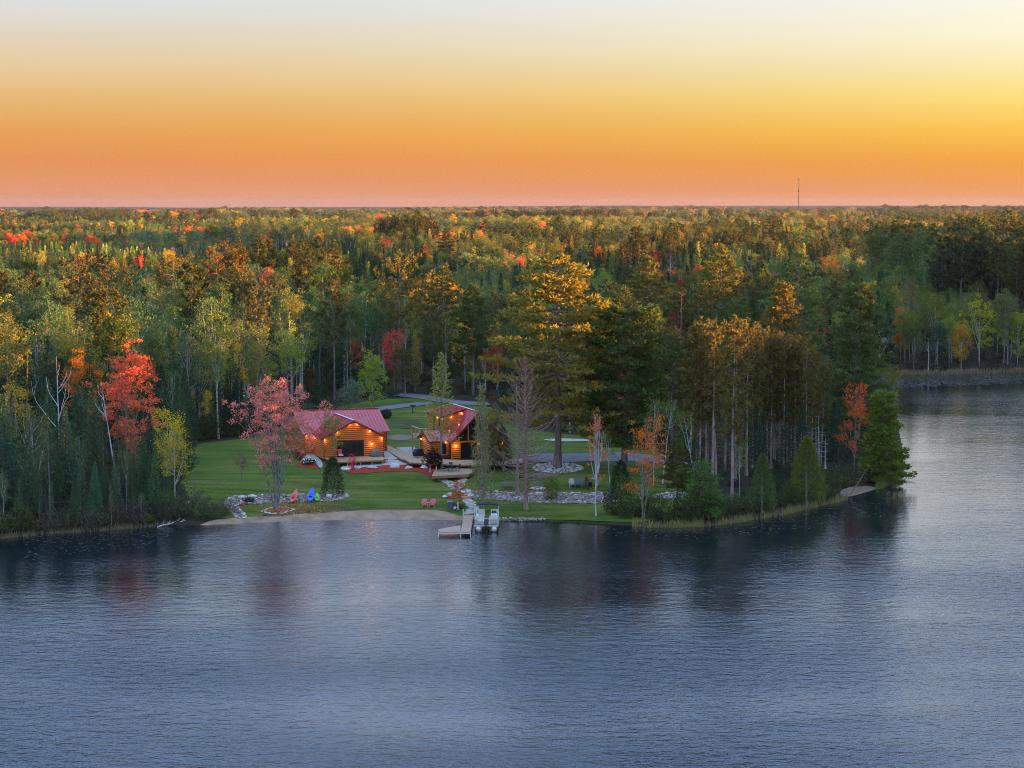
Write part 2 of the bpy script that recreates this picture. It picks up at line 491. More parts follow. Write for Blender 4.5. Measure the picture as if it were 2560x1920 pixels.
# lawn, beach, drives, beds
lawn_outline = smooth_poly(photo_poly([(470, 1280), (520, 1300), (700, 1290), (900, 1276), (1080, 1278), (1120, 1290), (1200, 1299.5), (1400, 1302), (1540, 1308), (1640, 1306), (1700, 1270), (1745, 1230), (1748, 1185), (1690, 1150), (1600, 1112), (1480, 1092), (1300, 1075), (1250, 1020),
                                (1100, 992), (900, 1002), (790, 1040), (690, 1086), (560, 1103), (478, 1112), (455, 1170)]), 2)
drape('lawn', M['lawn'], lawn_outline, .05)
drape('beach', M['sand'], smooth_poly(photo_poly([(480, 1320), (560, 1297), (700, 1291), (820, 1281), (930, 1277), (1040, 1276), (1110, 1279), (1135, 1288), (1160, 1297), (1165, 1306), (1000, 1303), (800, 1306), (640, 1314)]), 1), .09)
drape('bare_earth', M['dirt'], smooth_poly(photo_poly([(1310, 1192), (1360, 1180), (1410, 1178), (1400, 1190), (1350, 1198)]), 2), .09)
drape('fire_pit_earth', M['dirt'], smooth_poly(photo_poly([(1300, 1232), (1345, 1226), (1400, 1229), (1420, 1236), (1360, 1240), (1310, 1239)]), 2), .09)
drape('bare_earth', M['dirt'], smooth_poly(photo_poly([(960, 1096), (990, 1086), (1040, 1090), (1045, 1098), (1000, 1104)]), 2), .09)
drape('rough_grass', M['rough_grass'], smooth_poly(photo_poly([(960, 1062), (1000, 1050), (1060, 1052), (1060, 1070), (1000, 1074)]), 2), .09)
drape('rough_grass', M['rough_grass'], smooth_poly(photo_poly([(640, 1296), (690, 1276), (800, 1262), (900, 1268), (900, 1277), (760, 1288)]), 2), .09)
drape('rough_grass', M['rough_grass'], smooth_poly(photo_poly([(780, 1046), (860, 1022), (960, 1012), (1030, 1004), (1070, 1006), (960, 1030), (860, 1040)]), 2), .09)
drape('driveway', M['asphalt'], smooth_poly(photo_poly([(1300, 1136), (1470, 1137), (1560, 1132), (1640, 1141), (1720, 1158), (1722, 1166), (1600, 1155), (1470, 1157), (1300, 1158)]), 1), .13)
drape('driveway', M['asphalt'], smooth_poly(photo_poly([(880, 1030), (960, 1017), (1020, 1009), (1075, 1007), (1090, 1011), (1030, 1018), (960, 1027), (900, 1036)]), 1), .13)
drape('driveway', M['asphalt'], smooth_poly(photo_poly([(950, 989), (1010, 984), (1080, 990), (1130, 1002), (1220, 1008), (1230, 1016), (1120, 1012), (1060, 1000), (1000, 992)]), 1), .13)
drape('gravel_pad', M['gravel'], smooth_poly(photo_poly([(1345, 1101), (1400, 1098), (1470, 1100), (1476, 1105), (1400, 1106)]), 1), .13)
drape('gravel_bed', M['gravel'], photo_poly([(990, 1121), (1035, 1119), (1054, 1132), (1070, 1144), (1045, 1146), (1010, 1134)]), .12, .6)
drape('gravel_bed', M['gravel'], photo_poly([(955, 1130), (968, 1126), (999, 1144), (1003, 1150), (965, 1152)]), .12, .6)
drape('gravel_bed', M['gravel'], smooth_poly(photo_poly([(850, 1172), (860, 1166), (930, 1158), (985, 1150), (1020, 1158), (1022, 1164), (980, 1164), (900, 1170), (860, 1180)]), 1), .12, .6)
drape('gravel_bed', M['gravel'], smooth_poly(photo_poly([(752, 1148), (775, 1134), (802, 1150), (808, 1166), (801, 1174), (790, 1160), (765, 1152)]), 1), .12, .6)
drape('mulch_bed', M['mulch'], smooth_poly(photo_poly([(858, 1174), (862, 1183), (905, 1186), (960, 1180), (1030, 1179), (1058, 1184), (1076, 1194), (1100, 1194), (1230, 1182), (1222, 1170), (1160, 1163), (1090, 1161), (1022, 1160), (985, 1163), (920, 1169)]), 1), .10, .7)
drape('mulch_bed', M['mulch'], smooth_poly(photo_poly([(738, 1160), (765, 1152), (790, 1162), (802, 1175), (770, 1170), (745, 1168)]), 1), .10, .7)
drape('mulch_bed', M['mulch'], smooth_poly(photo_poly([(1178, 1226), (1192, 1220), (1214, 1220), (1220, 1227), (1195, 1231)]), 1), .10, .5)
drape('mulch_bed', M['mulch'], smooth_poly(photo_poly([(655, 1281), (676, 1273), (712, 1271), (732, 1276), (712, 1284), (680, 1286)]), 1), .11, .5)
drape('mulch_bed', M['mulch'], smooth_poly(photo_poly([(1116, 1243), (1132, 1236), (1150, 1236), (1190, 1236), (1184, 1248), (1150, 1250), (1125, 1248)]), 1), .11, .5)
drape('mulch_bed', M['mulch'], smooth_poly(photo_poly([(582, 1262), (606, 1256), (632, 1255), (628, 1261), (600, 1266)]), 1), .11, .5)
# ------------------------------------------------------------------ trees: wood as tapered tubes, crowns as many small leaf faces
def unit(a): return a / np.maximum(np.linalg.norm(a, axis=-1, keepdims=True), 1e-9)

def tubes(paths, sides=5):
    """paths: list of (points Nx3, radii N) -> V, quads"""
    Vs, Q = [], []; off = 0
    for pts, rad in paths:
        pts = np.asarray(pts, float); n = len(pts); k = sides if rad[0] > .045 else 3
        d = unit(np.gradient(pts, axis=0))
        ref = np.array([0., 0., 1.]) if abs(d[0, 2]) < .9 else np.array([1., 0., 0.])
        s = unit(np.cross(d, ref)); t = np.cross(d, s)
        a = np.arange(k) * 2 * np.pi / k
        ring = pts[:, None, :] + (s[:, None, :] * np.cos(a)[None, :, None] + t[:, None, :] * np.sin(a)[None, :, None]) * np.asarray(rad)[:, None, None]
        Vs.append(ring.reshape(-1, 3))
        i = (np.arange(n - 1)[:, None] * k + np.arange(k)[None, :]); j = (np.arange(n - 1)[:, None] * k + (np.arange(k)[None, :] + 1) % k)
        Q.append((np.stack([i, j, j + k, i + k], -1).reshape(-1, 4)) + off); off += n * k
    return np.vstack(Vs), np.vstack(Q)

def leaf_faces(C, ax, L, W, g, up=.0):
    """diamond leaves centred at C along axis ax"""
    n = len(C); ax = unit(ax)
    r = g.normal(size=(n, 3)); r[:, 2] *= (1 - up)
    b = unit(np.cross(ax, r)); L = np.broadcast_to(L, n)[:, None]; W = np.broadcast_to(W, n)[:, None]
    V = np.stack([C - ax * L / 2, C + b * W / 2, C + ax * L / 2, C - b * W / 2], 1).reshape(-1, 3)
    Q = np.arange(n * 4).reshape(n, 4)
    return V, Q

def curve(p0, p1, bow, n, g, jit=0.0):
    t = np.linspace(0, 1, n)[:, None]
    P = p0 + (p1 - p0) * t + bow * (4 * t * (1 - t))
    if jit: P[1:-1] += g.normal(scale=jit, size=(n - 2, 3))
    return P

def pack(name, wood, leaves, bark_m, g, sides=5, lvbase=None):
    Vw, Qw = tubes(wood, sides)
    me_w = fast_mesh(name + '_wood', Vw, quads=Qw, mats=[M[bark_m]], smooth=True)
    me_l = None
    if leaves:
        V = np.vstack([l[0] for l in leaves]); off = np.cumsum([0] + [len(l[0]) for l in leaves[:-1]])
        Q = np.vstack([l[1] + o for l, o in zip(leaves, off)])
        n = len(Q)
        lv = np.repeat(np.clip(g.normal(.5, .22, n), 0, 1), 4); lh = np.repeat(g.random(n), 4)
        me_l = fast_mesh(name + '_leaves', V, quads=Q, mats=[M['leaves']], attr={'lv': lv, 'lh': lh})
    return me_w, me_l

def trunk_path(H, r, g, lean=0.02, n=9, wob=.012, top=.12):
    t = np.linspace(0, 1, n); b = g.normal(scale=lean, size=2)
    P = np.zeros((n, 3)); P[:, 2] = t * H
    P[:, 0] = b[0] * H * t ** 1.5 + np.cumsum(g.normal(scale=wob * H / n, size=n)) * (t > 0); P[:, 1] = b[1] * H * t ** 1.5 + np.cumsum(g.normal(scale=wob * H / n, size=n)) * (t > 0)
    P[0, :2] = 0
    rad = r * (1 - t) ** .8 * (1 - top) + r * top * (1 - .8 * t); rad[0] *= 1.35
    return P, rad
def along(P, t):
    z = np.linspace(0, 1, len(P)); t = np.atleast_1d(t)
    return np.stack([np.interp(t, z, P[:, k]) for k in range(3)], 1)

def spruce(seed, H=15., Rm=2.2, base=.12, dens=1.0, L=.42, thin=0.0, bark_m='bark_dark', droop=.28):
    g = np.random.default_rng(seed); P, rad = trunk_path(H, H * .0085 + .03, g, .006)
    wood = [(P, rad)]; C, A, Ls = [], [], []
    z = base * H
    while z < H * .985:
        t = z / H; ll = Rm * (1 - (t - base) / (1 - base)) ** .85 * (.35 + .65 * min(1, (t - base) / .12 + .35))
        nb = max(3, int(6 * dens)); a0 = g.random() * 7
        for k in range(nb):
            if g.random() < thin: continue
            az = a0 + 2 * np.pi * k / nb + g.normal(scale=.25); l = ll * g.uniform(.65, 1.15) + .12
            d = np.array([np.cos(az), np.sin(az), 0]); p0 = along(P, t)[0]
            m = max(2, int(l / .2 * dens)); s = np.sqrt(np.linspace(.12, 1, m)) + g.normal(scale=.04, size=m)
            pts = p0 + d * (s * l)[:, None]; pts[:, 2] += -droop * l * s + .16 * l * s ** 3 + g.normal(scale=.05, size=m)
            side = np.array([-d[1], d[0], 0])
            pts += side * (g.normal(scale=.16, size=m) * l * (1.1 - .5 * s))[:, None]
            C.append(pts); A.append(d + g.normal(scale=.45, size=(m, 3)) + np.array([0, 0, -.35])); Ls.append(np.full(m, L * (.75 + .4 * g.random())))
            if l > .9 and g.random() < .12: wood.append((curve(p0, p0 + d * l * .9 + np.array([0, 0, -droop * l]), np.zeros(3), 3, g), np.array([.022, .014, .004])))
        z += .30 / dens * (1 - .35 * t) + .02
    C = np.vstack(C); A = np.vstack(A); Ls = np.concatenate(Ls)
    tip = np.column_stack([g.normal(scale=.05, size=12), g.normal(scale=.05, size=12), H * (1 - .06 * g.random(12))]); tip[:, :2] += P[-1, :2]
    leaves = [leaf_faces(C, A, Ls, Ls * .42, g), leaf_faces(tip, np.tile([0, 0, 1.], (12, 1)) + g.normal(scale=.4, size=(12, 3)), .4, .12, g)]
    return pack('spruce', wood, leaves, bark_m, g)

def white_pine(seed, H=24., Rm=5.5, base=.28, nb=46, tufts=11, blades=8, bark_m='bark_pine', r=None, prof=None, bl=.55, flat=.3):
    g = np.random.default_rng(seed); P, rad = trunk_path(H, r or H * .013, g, .012, 11)
    wood = [(P, rad)]; T, D = [], []
    for i in range(nb):
        t = base + (1 - base) * ((i + g.random() * .8) / nb) ** .92; t = min(t, .985)
        q = (t - base) / (1 - base)
        l = Rm * (prof(q) if prof else (np.sin(np.pi * min(1, .25 + q * .78)) ** .8)) * g.uniform(.55, 1.15) + .5
        az = i * 2.399 + g.normal(scale=.35); d = np.array([np.cos(az), np.sin(az), 0])
        p0 = along(P, t)[0]; rise = l * (-.12 + .34 * q + g.normal(scale=.07))
        p1 = p0 + d * l + np.array([0, 0, rise]); bow = np.array([0, 0, -.06 * l])
        path = curve(p0, p1, bow, 6, g, .04 * l / 3)
        wood.append((path, np.linspace(.016 * l + .02, .012, 6)))
        m = max(3, int(tufts * l / Rm)); s = np.sort(g.uniform(.3, 1.02, m))
        pts = along(path, np.clip(s, 0, 1)); side = np.array([-d[1], d[0], 0])
        w = (.30 * l * np.sin(np.pi * np.clip(s * .8, 0, 1)))
        off = g.uniform(-1, 1, m) * w
        q_ = pts + side * off[:, None]; q_[:, 2] += g.uniform(-.05, .45, m) * (1 - flat) + abs(off) * .12
        T.append(q_); D.append(np.tile(d, (m, 1)) + side * (off / (w + .1) * .5)[:, None] + np.array([0, 0, .35]))
        for a, b in list(zip(pts, q_))[::3]: wood.append((np.array([a, b]), np.array([.018, .006])))
    T = np.vstack(T); D = unit(np.vstack(D)); n = len(T)
    C = np.repeat(T, blades, 0) + g.normal(scale=(.22, .22, .10), size=(n * blades, 3)); A = np.repeat(D, blades, 0) * .7 + g.normal(scale=.55, size=(n * blades, 3)); A[:, 2] += .12
    Ln = bl * g.uniform(.6, 1.25, n * blades)
    A = unit(A); return pack('white_pine', wood, [leaf_faces(C + A * Ln[:, None] * .35, A, Ln, Ln * .42, g, .5)], bark_m, g, 8)

def red_pine(seed, H=21., Rm=2.6, base=.55, nb=34, tufts=9, blades=14, r=None, dead=12, bark_m='bark_pine'):
    g = np.random.default_rng(seed); P, rad = trunk_path(H, r or H * .0095, g, .012, 10)
    wood = [(P, rad)]; T = []
    for i in range(nb):
        t = min(.985, base + (1 - base) * (i + g.random()) / nb); q = (t - base) / (1 - base)
        l = Rm * (.45 + .75 * np.sin(np.pi * (.12 + .80 * q))) * g.uniform(.5, 1.1); az = i * 2.399 + g.normal(scale=.4); d = np.array([np.cos(az), np.sin(az), 0])
        p0 = along(P, t)[0]; p1 = p0 + d * l + np.array([0, 0, l * (.05 + .45 * q)])
        path = curve(p0, p1, np.array([0, 0, -.08 * l]), 5, g, .05)
        wood.append((path, np.linspace(.035, .01, 5)))
        m = max(2, int(tufts * l / Rm)); s = g.uniform(.45, 1.03, m)
        T.append(along(path, np.clip(s, 0, 1)) + g.normal(scale=.22, size=(m, 3)))
    for i in range(dead):
        t = g.uniform(base * .35, base); az = g.random() * 7; l = Rm * g.uniform(.25, .8); p0 = along(P, t)[0]
        wood.append((curve(p0, p0 + np.array([np.cos(az) * l, np.sin(az) * l, l * g.uniform(-.25, .15)]), np.zeros(3), 4, g, .06), np.linspace(.022, .004, 4)))
    T = np.vstack(T); n = len(T); A = unit(g.normal(size=(n * blades, 3)) + np.array([0, 0, .35]))
    C = np.repeat(T, blades, 0); Ln = g.uniform(.32, .58, n * blades)
    return pack('red_pine', wood, [leaf_faces(C + A * Ln[:, None] * .55, A, Ln, Ln * .44, g)], bark_m, g, 7)

def broadleaf(seed, H=15., cb=.42, Rm=2.8, limbs=12, ncl=95, nl=26, ls=.25, cr=.62, bark_m='bark_grey', r=None, stems=1, lean=.02, ragged=.28, top=1.0, spread=.18, flatz=.75, bare=0.0):
    g = np.random.default_rng(seed); wood = []; CL = []
    cz = H * (cb + 1) / 2; rz = H * (1 - cb) / 2
    for s in range(stems):
        sh = H * (g.uniform(.82, 1.0) if stems > 1 else 1.0)
        P, rad = trunk_path(sh * .93, (r or H * .0095) / (stems ** .35), g, lean, 9)
        if stems > 1:
            a = 2 * np.pi * s / stems + g.normal(scale=.3); t = np.linspace(0, 1, 9)
            P[:, :2] += np.outer(.12 + t ** 1.2 * H * spread * g.uniform(.4, 1.1), [np.cos(a), np.sin(a)])
        wood.append((P, rad))
        for i in range(max(3, limbs // stems)):
            t = g.uniform(max(.2, cb * .85), .9); p0 = along(P, t)[0]; az = i * 2.399 + g.normal(scale=.4) + s
            zt = g.uniform(max(p0[2] / H + .03, cb), .98); q = (zt * H - cz) / rz
            rr = Rm * np.sqrt(max(.04, 1 - q * q)) * g.uniform(.5, .95)
            c = P[-1, :2] * .5 if stems == 1 else along(P, t)[0, :2] * .6
            p1 = np.array([c[0] + np.cos(az) * rr, c[1] + np.sin(az) * rr, max(zt * H, p0[2] + .3)])
            path = curve(p0, p1, np.array([np.cos(az), np.sin(az), -.3]) * .12 * rr, 6, g, .06)
            r0 = rad[0] * (1 - t) * .55 + .012
            wood.append((path, np.linspace(r0, .012, 6)))
            m = max(2, int(ncl * .55 / limbs)); u = g.uniform(.45, 1.0, m)
            CL.append(along(path, u) + g.normal(scale=.38, size=(m, 3)))
            for e in CL[-1][::2]: 
                a_ = along(path, .6)[0]; wood.append((np.array([a_, (a_ + e) / 2 + g.normal(scale=.1, size=3), e]), np.array([.016, .012, .005])))
    m = int(ncl * .5); d = unit(g.normal(size=(m, 3))); d[:, 2] = d[:, 2] * 1.0
    rad_ = g.uniform(.55, 1, m) ** .5 * (1 + ragged * np.sin(d[:, 0] * 5 + seed) * np.cos(d[:, 1] * 4 + d[:, 2] * 6) + g.normal(scale=ragged * .4, size=m))
    pc = d * rad_[:, None] * np.array([Rm, Rm, rz]) + np.array([0, 0, cz])
    pc[:, :2] *= (1 - .25 * np.clip((pc[:, 2] - cz) / rz, -1, 1))[:, None]
    pc[:, :2] += wood[0][0][-1, :2] * .6
    if stems == 1: CL.append(pc)
    CL = np.vstack(CL)
    if bare: CL = CL[g.random(len(CL)) > bare]
    n = len(CL); sc = g.uniform(.6, 1.3, n)
    C = np.repeat(CL, nl, 0) + g.normal(size=(n * nl, 3)) * (cr * np.repeat(sc, nl))[:, None] * np.array([.55, .55, .55 * flatz])
    C = C[C[:, 2] > .25]
    A = g.normal(size=(len(C), 3)); Ln = ls * g.uniform(.7, 1.4, len(C))
    return pack('broadleaf', wood, [leaf_faces(C, A, Ln, Ln * .75, g, .35)], bark_m, g, 6)

def larch(seed, H=15., Rm=2.3, base=.12, up=.55, dens=1.0):
    g = np.random.default_rng(seed); P, rad = trunk_path(H, .16, g, .008, 10); wood = [(P, rad)]; C, A = [], []
    nb = int(90 * dens)
    for i in range(nb):
        t = base + (1 - base) * (i / nb) ** .95; q = (t - base) / (1 - base)
        l = Rm * (1 - q) ** .75 * g.uniform(.45, 1.15) + .2; az = i * 2.399 + g.normal(scale=.3); d = np.array([np.cos(az), np.sin(az), 0])
        p0 = along(P, t)[0]; p1 = p0 + d * l * (1 - .45 * up) + np.array([0, 0, l * up]); path = curve(p0, p1, np.array([d[0], d[1], -.8]) * .1 * l, 6, g, .03)
        wood.append((path, np.linspace(.02, .006, 6)))
        m = int(7 + 16 * l); s = g.uniform(.2, 1.02, m)
        C.append(along(path, np.clip(s, 0, 1)) + g.normal(scale=.13, size=(m, 3)) + np.array([0, 0, -.08])); A.append(np.tile(p1 - p0, (m, 1)) / l + g.normal(scale=.5, size=(m, 3)))
    C = np.vstack(C); A = np.vstack(A)
    return pack('larch', wood, [leaf_faces(C, A, g.uniform(.2, .36, len(C)), .09, g)], 'bark_grey', g, 6)

def bare_tree(seed, H=18., Rm=3.3, base=.12, nb=110, up=.35, bark_m='bark_dead', r=.26, twig=7, prof=None, tr=.02, lean=.008):
    g = np.random.default_rng(seed); P, rad = trunk_path(H, r, g, lean, 12); wood = [(P, rad)]
    for i in range(nb):
        t = base + (1 - base) * (i + g.random()) / nb; q = (t - base) / (1 - base)
        l = Rm * (prof(q) if prof else (1 - q) ** .7 * (.55 + .45 * min(1, q * 4))) * (g.uniform(.25, .6) if g.random() < .25 else g.uniform(.65, 1.15)) + .15; az = i * 2.399 + g.normal(scale=.3); d = np.array([np.cos(az), np.sin(az), 0])
        p0 = along(P, min(t, .99))[0]; p1 = p0 + d * l + np.array([0, 0, l * (up * (.25 + q) + g.normal(scale=.06))]); path = curve(p0, p1, np.array([d[0], d[1], -1.]) * .10 * l, 6, g, .03)
        wood.append((path, np.linspace(tr + .006 * l, .009, 6)))
        for k in range(int(twig * l / Rm)):
            a = along(path, g.uniform(.3, .95))[0]; sd = np.array([-d[1], d[0], 0]) * g.choice([-1, 1])
            wood.append((np.array([a, a + (d * .5 + sd * .6 + np.array([0, 0, .35])) * l * .28 * g.uniform(.5, 1.2)]), np.array([.010, .004])))
    return pack('bare_tree', wood, None, bark_m, g, 7)

def snag(seed, H=11., bark_m='bark_bleached', forks=5, r=.15):
    g = np.random.default_rng(seed); P, rad = trunk_path(H, r, g, .02, 9, .03, .3); wood = [(P, rad)]
    for i in range(forks):
        t = g.uniform(.42, .85); az = g.random() * 7; l = H * (1 - t) * g.uniform(.5, .9); p0 = along(P, t)[0]
        p1 = p0 + np.array([np.cos(az) * l * .5, np.sin(az) * l * .25, l * .9]); path = curve(p0, p1, np.array([np.cos(az), 0, -.2]) * .1 * l, 6, g, .07); wood.append((path, np.linspace(r * .5 * (1 - t) + .03, .012, 6)))
        for k in range(3):
            a = along(path, g.uniform(.4, .9))[0]; wood.append((curve(a, a + np.array([g.normal() * .5, g.normal() * .4, .7]) * l * .25, np.zeros(3), 3, g), np.array([.02, .012, .005])))
    return pack('snag', wood, None, bark_m, g, 6)

def cedar(seed, H=6., Rm=1.8, n=2600, ls=.22, round_=.6, bark_m='bark_grey', gap=.02, lob=.12):
    g = np.random.default_rng(seed); P, rad = trunk_path(H * .92, .05 + H * .012, g, .01); wood = [(P, rad)]
    t = g.random(n) ** .8 * (1 - gap) + gap; az = g.random(n) * 2 * np.pi
    prof = (1 - t) ** round_ * np.clip(t / .08 + .35, 0, 1)
    rr = Rm * prof * (1 + lob * np.sin(az * 3 + t * 9 + seed) + lob * np.sin(az * 7 - t * 17)) * g.uniform(.35, 1.06, n) ** .45
    C = np.column_stack([np.cos(az) * rr, np.sin(az) * rr, t * H]); C += g.normal(scale=.07, size=C.shape)
    A = np.column_stack([np.cos(az), np.sin(az), np.full(n, .9)]) + g.normal(scale=.5, size=(n, 3)); Ln = ls * g.uniform(.7, 1.5, n)
    for i in range(14):
        a = g.random() * 7; z = g.uniform(.05, .8); p0 = along(P, z)[0]; l = Rm * (1 - z) * .8; wood.append((np.array([p0, p0 + np.array([np.cos(a) * l, np.sin(a) * l, l * .4])]), np.array([.02, .006])))
    return pack('cedar', wood, [leaf_faces(C, A, Ln, Ln * .5, g)], bark_m, g)

def shrub(seed, H=1.6, Rm=1.2, n=900, ls=.16, stems=9, bark_m='bark_dark'):
    g = np.random.default_rng(seed); wood = []
    for i in range(stems):
        a = g.random() * 7; l = g.uniform(.3, .9) * Rm; top = np.array([np.cos(a) * l, np.sin(a) * l, H * g.uniform(.6, .98)])
        wood.append((curve(np.array([np.cos(a) * .08, np.sin(a) * .08, 0]), top, np.array([0, 0, .1 * H]), 5, g, .03), np.linspace(.02, .005, 5)))
    d = unit(g.normal(size=(n, 3))); rr = g.uniform(.25, 1.05, n) ** .5 * (1 + .22 * np.sin(d[:, 0] * 6 + seed) * np.cos(d[:, 1] * 5))
    C = d * rr[:, None] * np.array([Rm, Rm, H * .52]) + np.array([0, 0, H * .5]); C = C[C[:, 2] > .05]
    A = g.normal(size=(len(C), 3)); Ln = ls * g.uniform(.7, 1.4, len(C))
    return pack('shrub', wood, [leaf_faces(C, A, Ln, Ln * .7, g)], bark_m, g)

# shared models for the woods
MODELS = {}
def models(kind, n, fn):
    MODELS[kind] = [fn(i) for i in range(n)]
models('spruce', 6, lambda i: spruce(100 + i, H=15, Rm=[1.5, 1.9, 2.3, 1.7, 2.6, 1.3][i], base=[.10, .22, .06, .34, .12, .28][i], dens=1.15))
models('thin_spruce', 3, lambda i: spruce(140 + i, H=13, Rm=[1.1, 1.4, 1.0][i], base=[.34, .45, .5][i], dens=.9, thin=.22, bark_m='bark_grey'))
models('white_pine', 4, lambda i: white_pine(200 + i, H=24, Rm=[4.8, 4.2, 5.4, 4.0][i], base=[.26, .32, .22, .36][i], nb=62, tufts=18, blades=9, bl=.62))
models('red_pine', 4, lambda i: red_pine(240 + i, H=21, Rm=[2.6, 3.2, 2.3, 3.6][i], base=[.50, .45, .58, .40][i], nb=[36, 44, 32, 50][i]))
models('aspen', 6, lambda i: broadleaf(300 + i, H=16, cb=[.38, .45, .34, .50, .40, .30][i], Rm=[2.6, 2.3, 3.0, 2.2, 2.8, 3.3][i], ncl=[110, 95, 125, 85, 115, 140][i], nl=40, ls=.19, bark_m='bark_white' if i % 2 else 'bark_grey'))
models('maple', 4, lambda i: broadleaf(340 + i, H=13, cb=[.30, .36, .28, .4][i], Rm=[3.0, 2.6, 3.4, 2.3][i], ncl=[120, 105, 140, 95][i], nl=40, ls=.19, cr=.6, flatz=.55))
models('birch', 3, lambda i: broadleaf(360 + i, H=14, cb=[.42, .5, .38][i], Rm=[2.0, 1.8, 2.3][i], ncl=[70, 60, 85][i], nl=32, ls=.17, bark_m='bark_white', r=.1, flatz=1.0))
models('tamarack', 3, lambda i: larch(380 + i, H=14, Rm=[2.0, 1.7, 2.3][i], up=.25, dens=1.2))
models('bare_birch', 3, lambda i: bare_tree(400 + i, H=14, Rm=2.2, base=.45, nb=46, up=.9, bark_m='bark_bleached', r=.13, twig=8, tr=.022))
models('shrub', 4, lambda i: shrub(420 + i, H=[1.6, 2.2, 1.3, 2.6][i], Rm=[1.3, 1.4, 1.2, 1.2][i], n=900))
models('bare_shrub', 3, lambda i: shrub(440 + i, H=[2.0, 2.6, 1.7][i], Rm=[1.3, 1.5, 1.2][i], n=420, stems=26, ls=.13))
NOMINAL = {'spruce': 15, 'thin_spruce': 13, 'white_pine': 24, 'red_pine': 21, 'aspen': 16, 'maple': 13, 'birch': 14, 'tamarack': 14, 'bare_birch': 14, 'shrub': 1.8, 'bare_shrub': 2.1}

def stand(name, meshes, p, rz=0., sc=(1, 1, 1), tint=(.06, .09, .03), tilt=(0, 0), foliage_name='crown', wood_name='trunk'):
    root = empty(name, tuple(float(c) for c in p), rz)
    root.scale = sc; root.rotation_euler = (tilt[0], tilt[1], rz)
    link(wood_name, meshes[0], root)
    if meshes[1] is not None:
        c = link(foliage_name, meshes[1], root); c["tint"] = tuple(float(t) for t in tint)
    return root
# ------------------------------------------------------------------ single trees of the photo
T_SPRUCE = (.034, .060, .030); T_PINE = (.085, .105, .030); T_RPINE = (.085, .090, .030); T_ASPEN = (.085, .130, .048); T_GREEN = (.060, .110, .030)
T_YGREEN = (.20, .225, .035); T_YELLOW = (.46, .29, .02); T_GOLD = (.42, .21, .02); T_ORANGE = (.55, .16, .02); T_RED = (.56, .085, .05); T_CRIMSON = (.50, .05, .07); T_CORAL = (.60, .21, .15); T_MAROON = (.06, .012, .012)
LOOK = [('dark green', T_SPRUCE), ('olive green', T_RPINE), ('green', T_ASPEN), ('green', T_GREEN), ('yellow-green', T_YGREEN), ('yellow', T_YELLOW), ('golden', T_GOLD), ('orange', T_ORANGE), ('red', T_RED), ('crimson', T_CRIMSON), ('coral red', T_CORAL)]
hero_xy = []
def at_dist(u, d):
    x = (u - 1280) / FPX * d * 1.002
    return np.array([x, d, float(ground_z(x, d))])
def hero(name, fn, pos, vtop, label, tint=T_GREEN, rz=0., H=None, clear=2.2, cat='tree', tilt=(0, 0), **kw):
    h = H or height_for(pos, vtop)
    r_ = stand(name, fn(H=h, **kw), pos - np.array([0, 0, .08]), rz, (1, 1, 1), tint, tilt)
    hero_xy.append((pos[0], pos[1], clear))
    return tag(r_, label, cat)

# beside the beach and the cabins
hero('maple_tree', lambda **k: broadleaf(1, cb=.24, Rm=5.0, limbs=60, ncl=460, nl=39, ls=0.176, cr=.5, bark_m='bark_grey', r=.20, stems=6, spread=.30, bare=.08, **k), site(690, 1277), 938, 'bare-limbed coral red maple with many pale stems beside the kayaks', T_CORAL, clear=4)
hero('maple_sapling', lambda **k: broadleaf(2, cb=.45, Rm=1.2, limbs=14, ncl=26, nl=24, ls=0.143, cr=.35, r=.07, bark_m='bark_grey', **k), site(812, 1152), 998, 'thin grey-stemmed maple sapling with few red leaves before the cabin roof', T_CORAL, clear=1)
hero('maple_sapling', lambda **k: broadleaf(3, cb=.3, Rm=1.3, limbs=12, ncl=40, nl=30, ls=0.151, cr=.4, r=.06, **k), site(833, 1160), 1032, 'yellow-green sapling in front of the cabin glass doors', (.20, .20, .03), clear=1)
hero('cedar_tree', lambda **k: cedar(4, Rm=1.45, n=5200, ls=.14, round_=.42, **k), site(832, 1240), 1142, 'dense dark green columnar cedar at the end of the left rock bank', (.055, .075, .03), clear=1.5)
hero('maple_sapling', lambda **k: broadleaf(5, cb=.45, Rm=.8, limbs=10, ncl=14, nl=18, ls=0.101, cr=.3, r=.04, **k), site(604, 1204), 1134, 'almost leafless brown sapling alone on the left lawn', (.16, .08, .04), clear=1)
hero('maple_sapling', lambda **k: broadleaf(6, cb=.28, Rm=.62, limbs=14, ncl=60, nl=27, ls=0.101, cr=.26, r=.035, bark_m='bark_bleached', **k), site(1145, 1276), 1196, 'small rust orange sapling with white stem guard above the dock', (.42, .12, .03), clear=1)
hero('larch_tree', lambda **k: larch(7, Rm=2.9, base=.28, up=.12, dens=1.15, **k), site(1104, 1181), 878, 'tall feathery yellow-green larch before the two-storey lodge', (.26, .27, .05), clear=2)
hero('larch_tree', lambda **k: larch(8, Rm=2.4, base=.06, up=.85, dens=1.3, **k), site(1208, 1284), 958, 'sparse grey-green larch with upswept twigs behind the pontoon boat', (.22, .22, .09), clear=2)
hero('dead_spruce', lambda **k: bare_tree(9, Rm=5.6, base=.10, nb=190, up=.85, r=.26, twig=16, tr=.032, **k), site(1315, 1275), 888, 'tall leafless brown dead spruce on the waterside lawn', clear=2)
hero('dead_spruce', lambda **k: bare_tree(10, Rm=1.8, base=.5, nb=40, up=.7, r=.24, twig=6, **k), site(1294, 1240), 940, 'shorter purple-grey dead trunk just left of the tall dead spruce', clear=2)
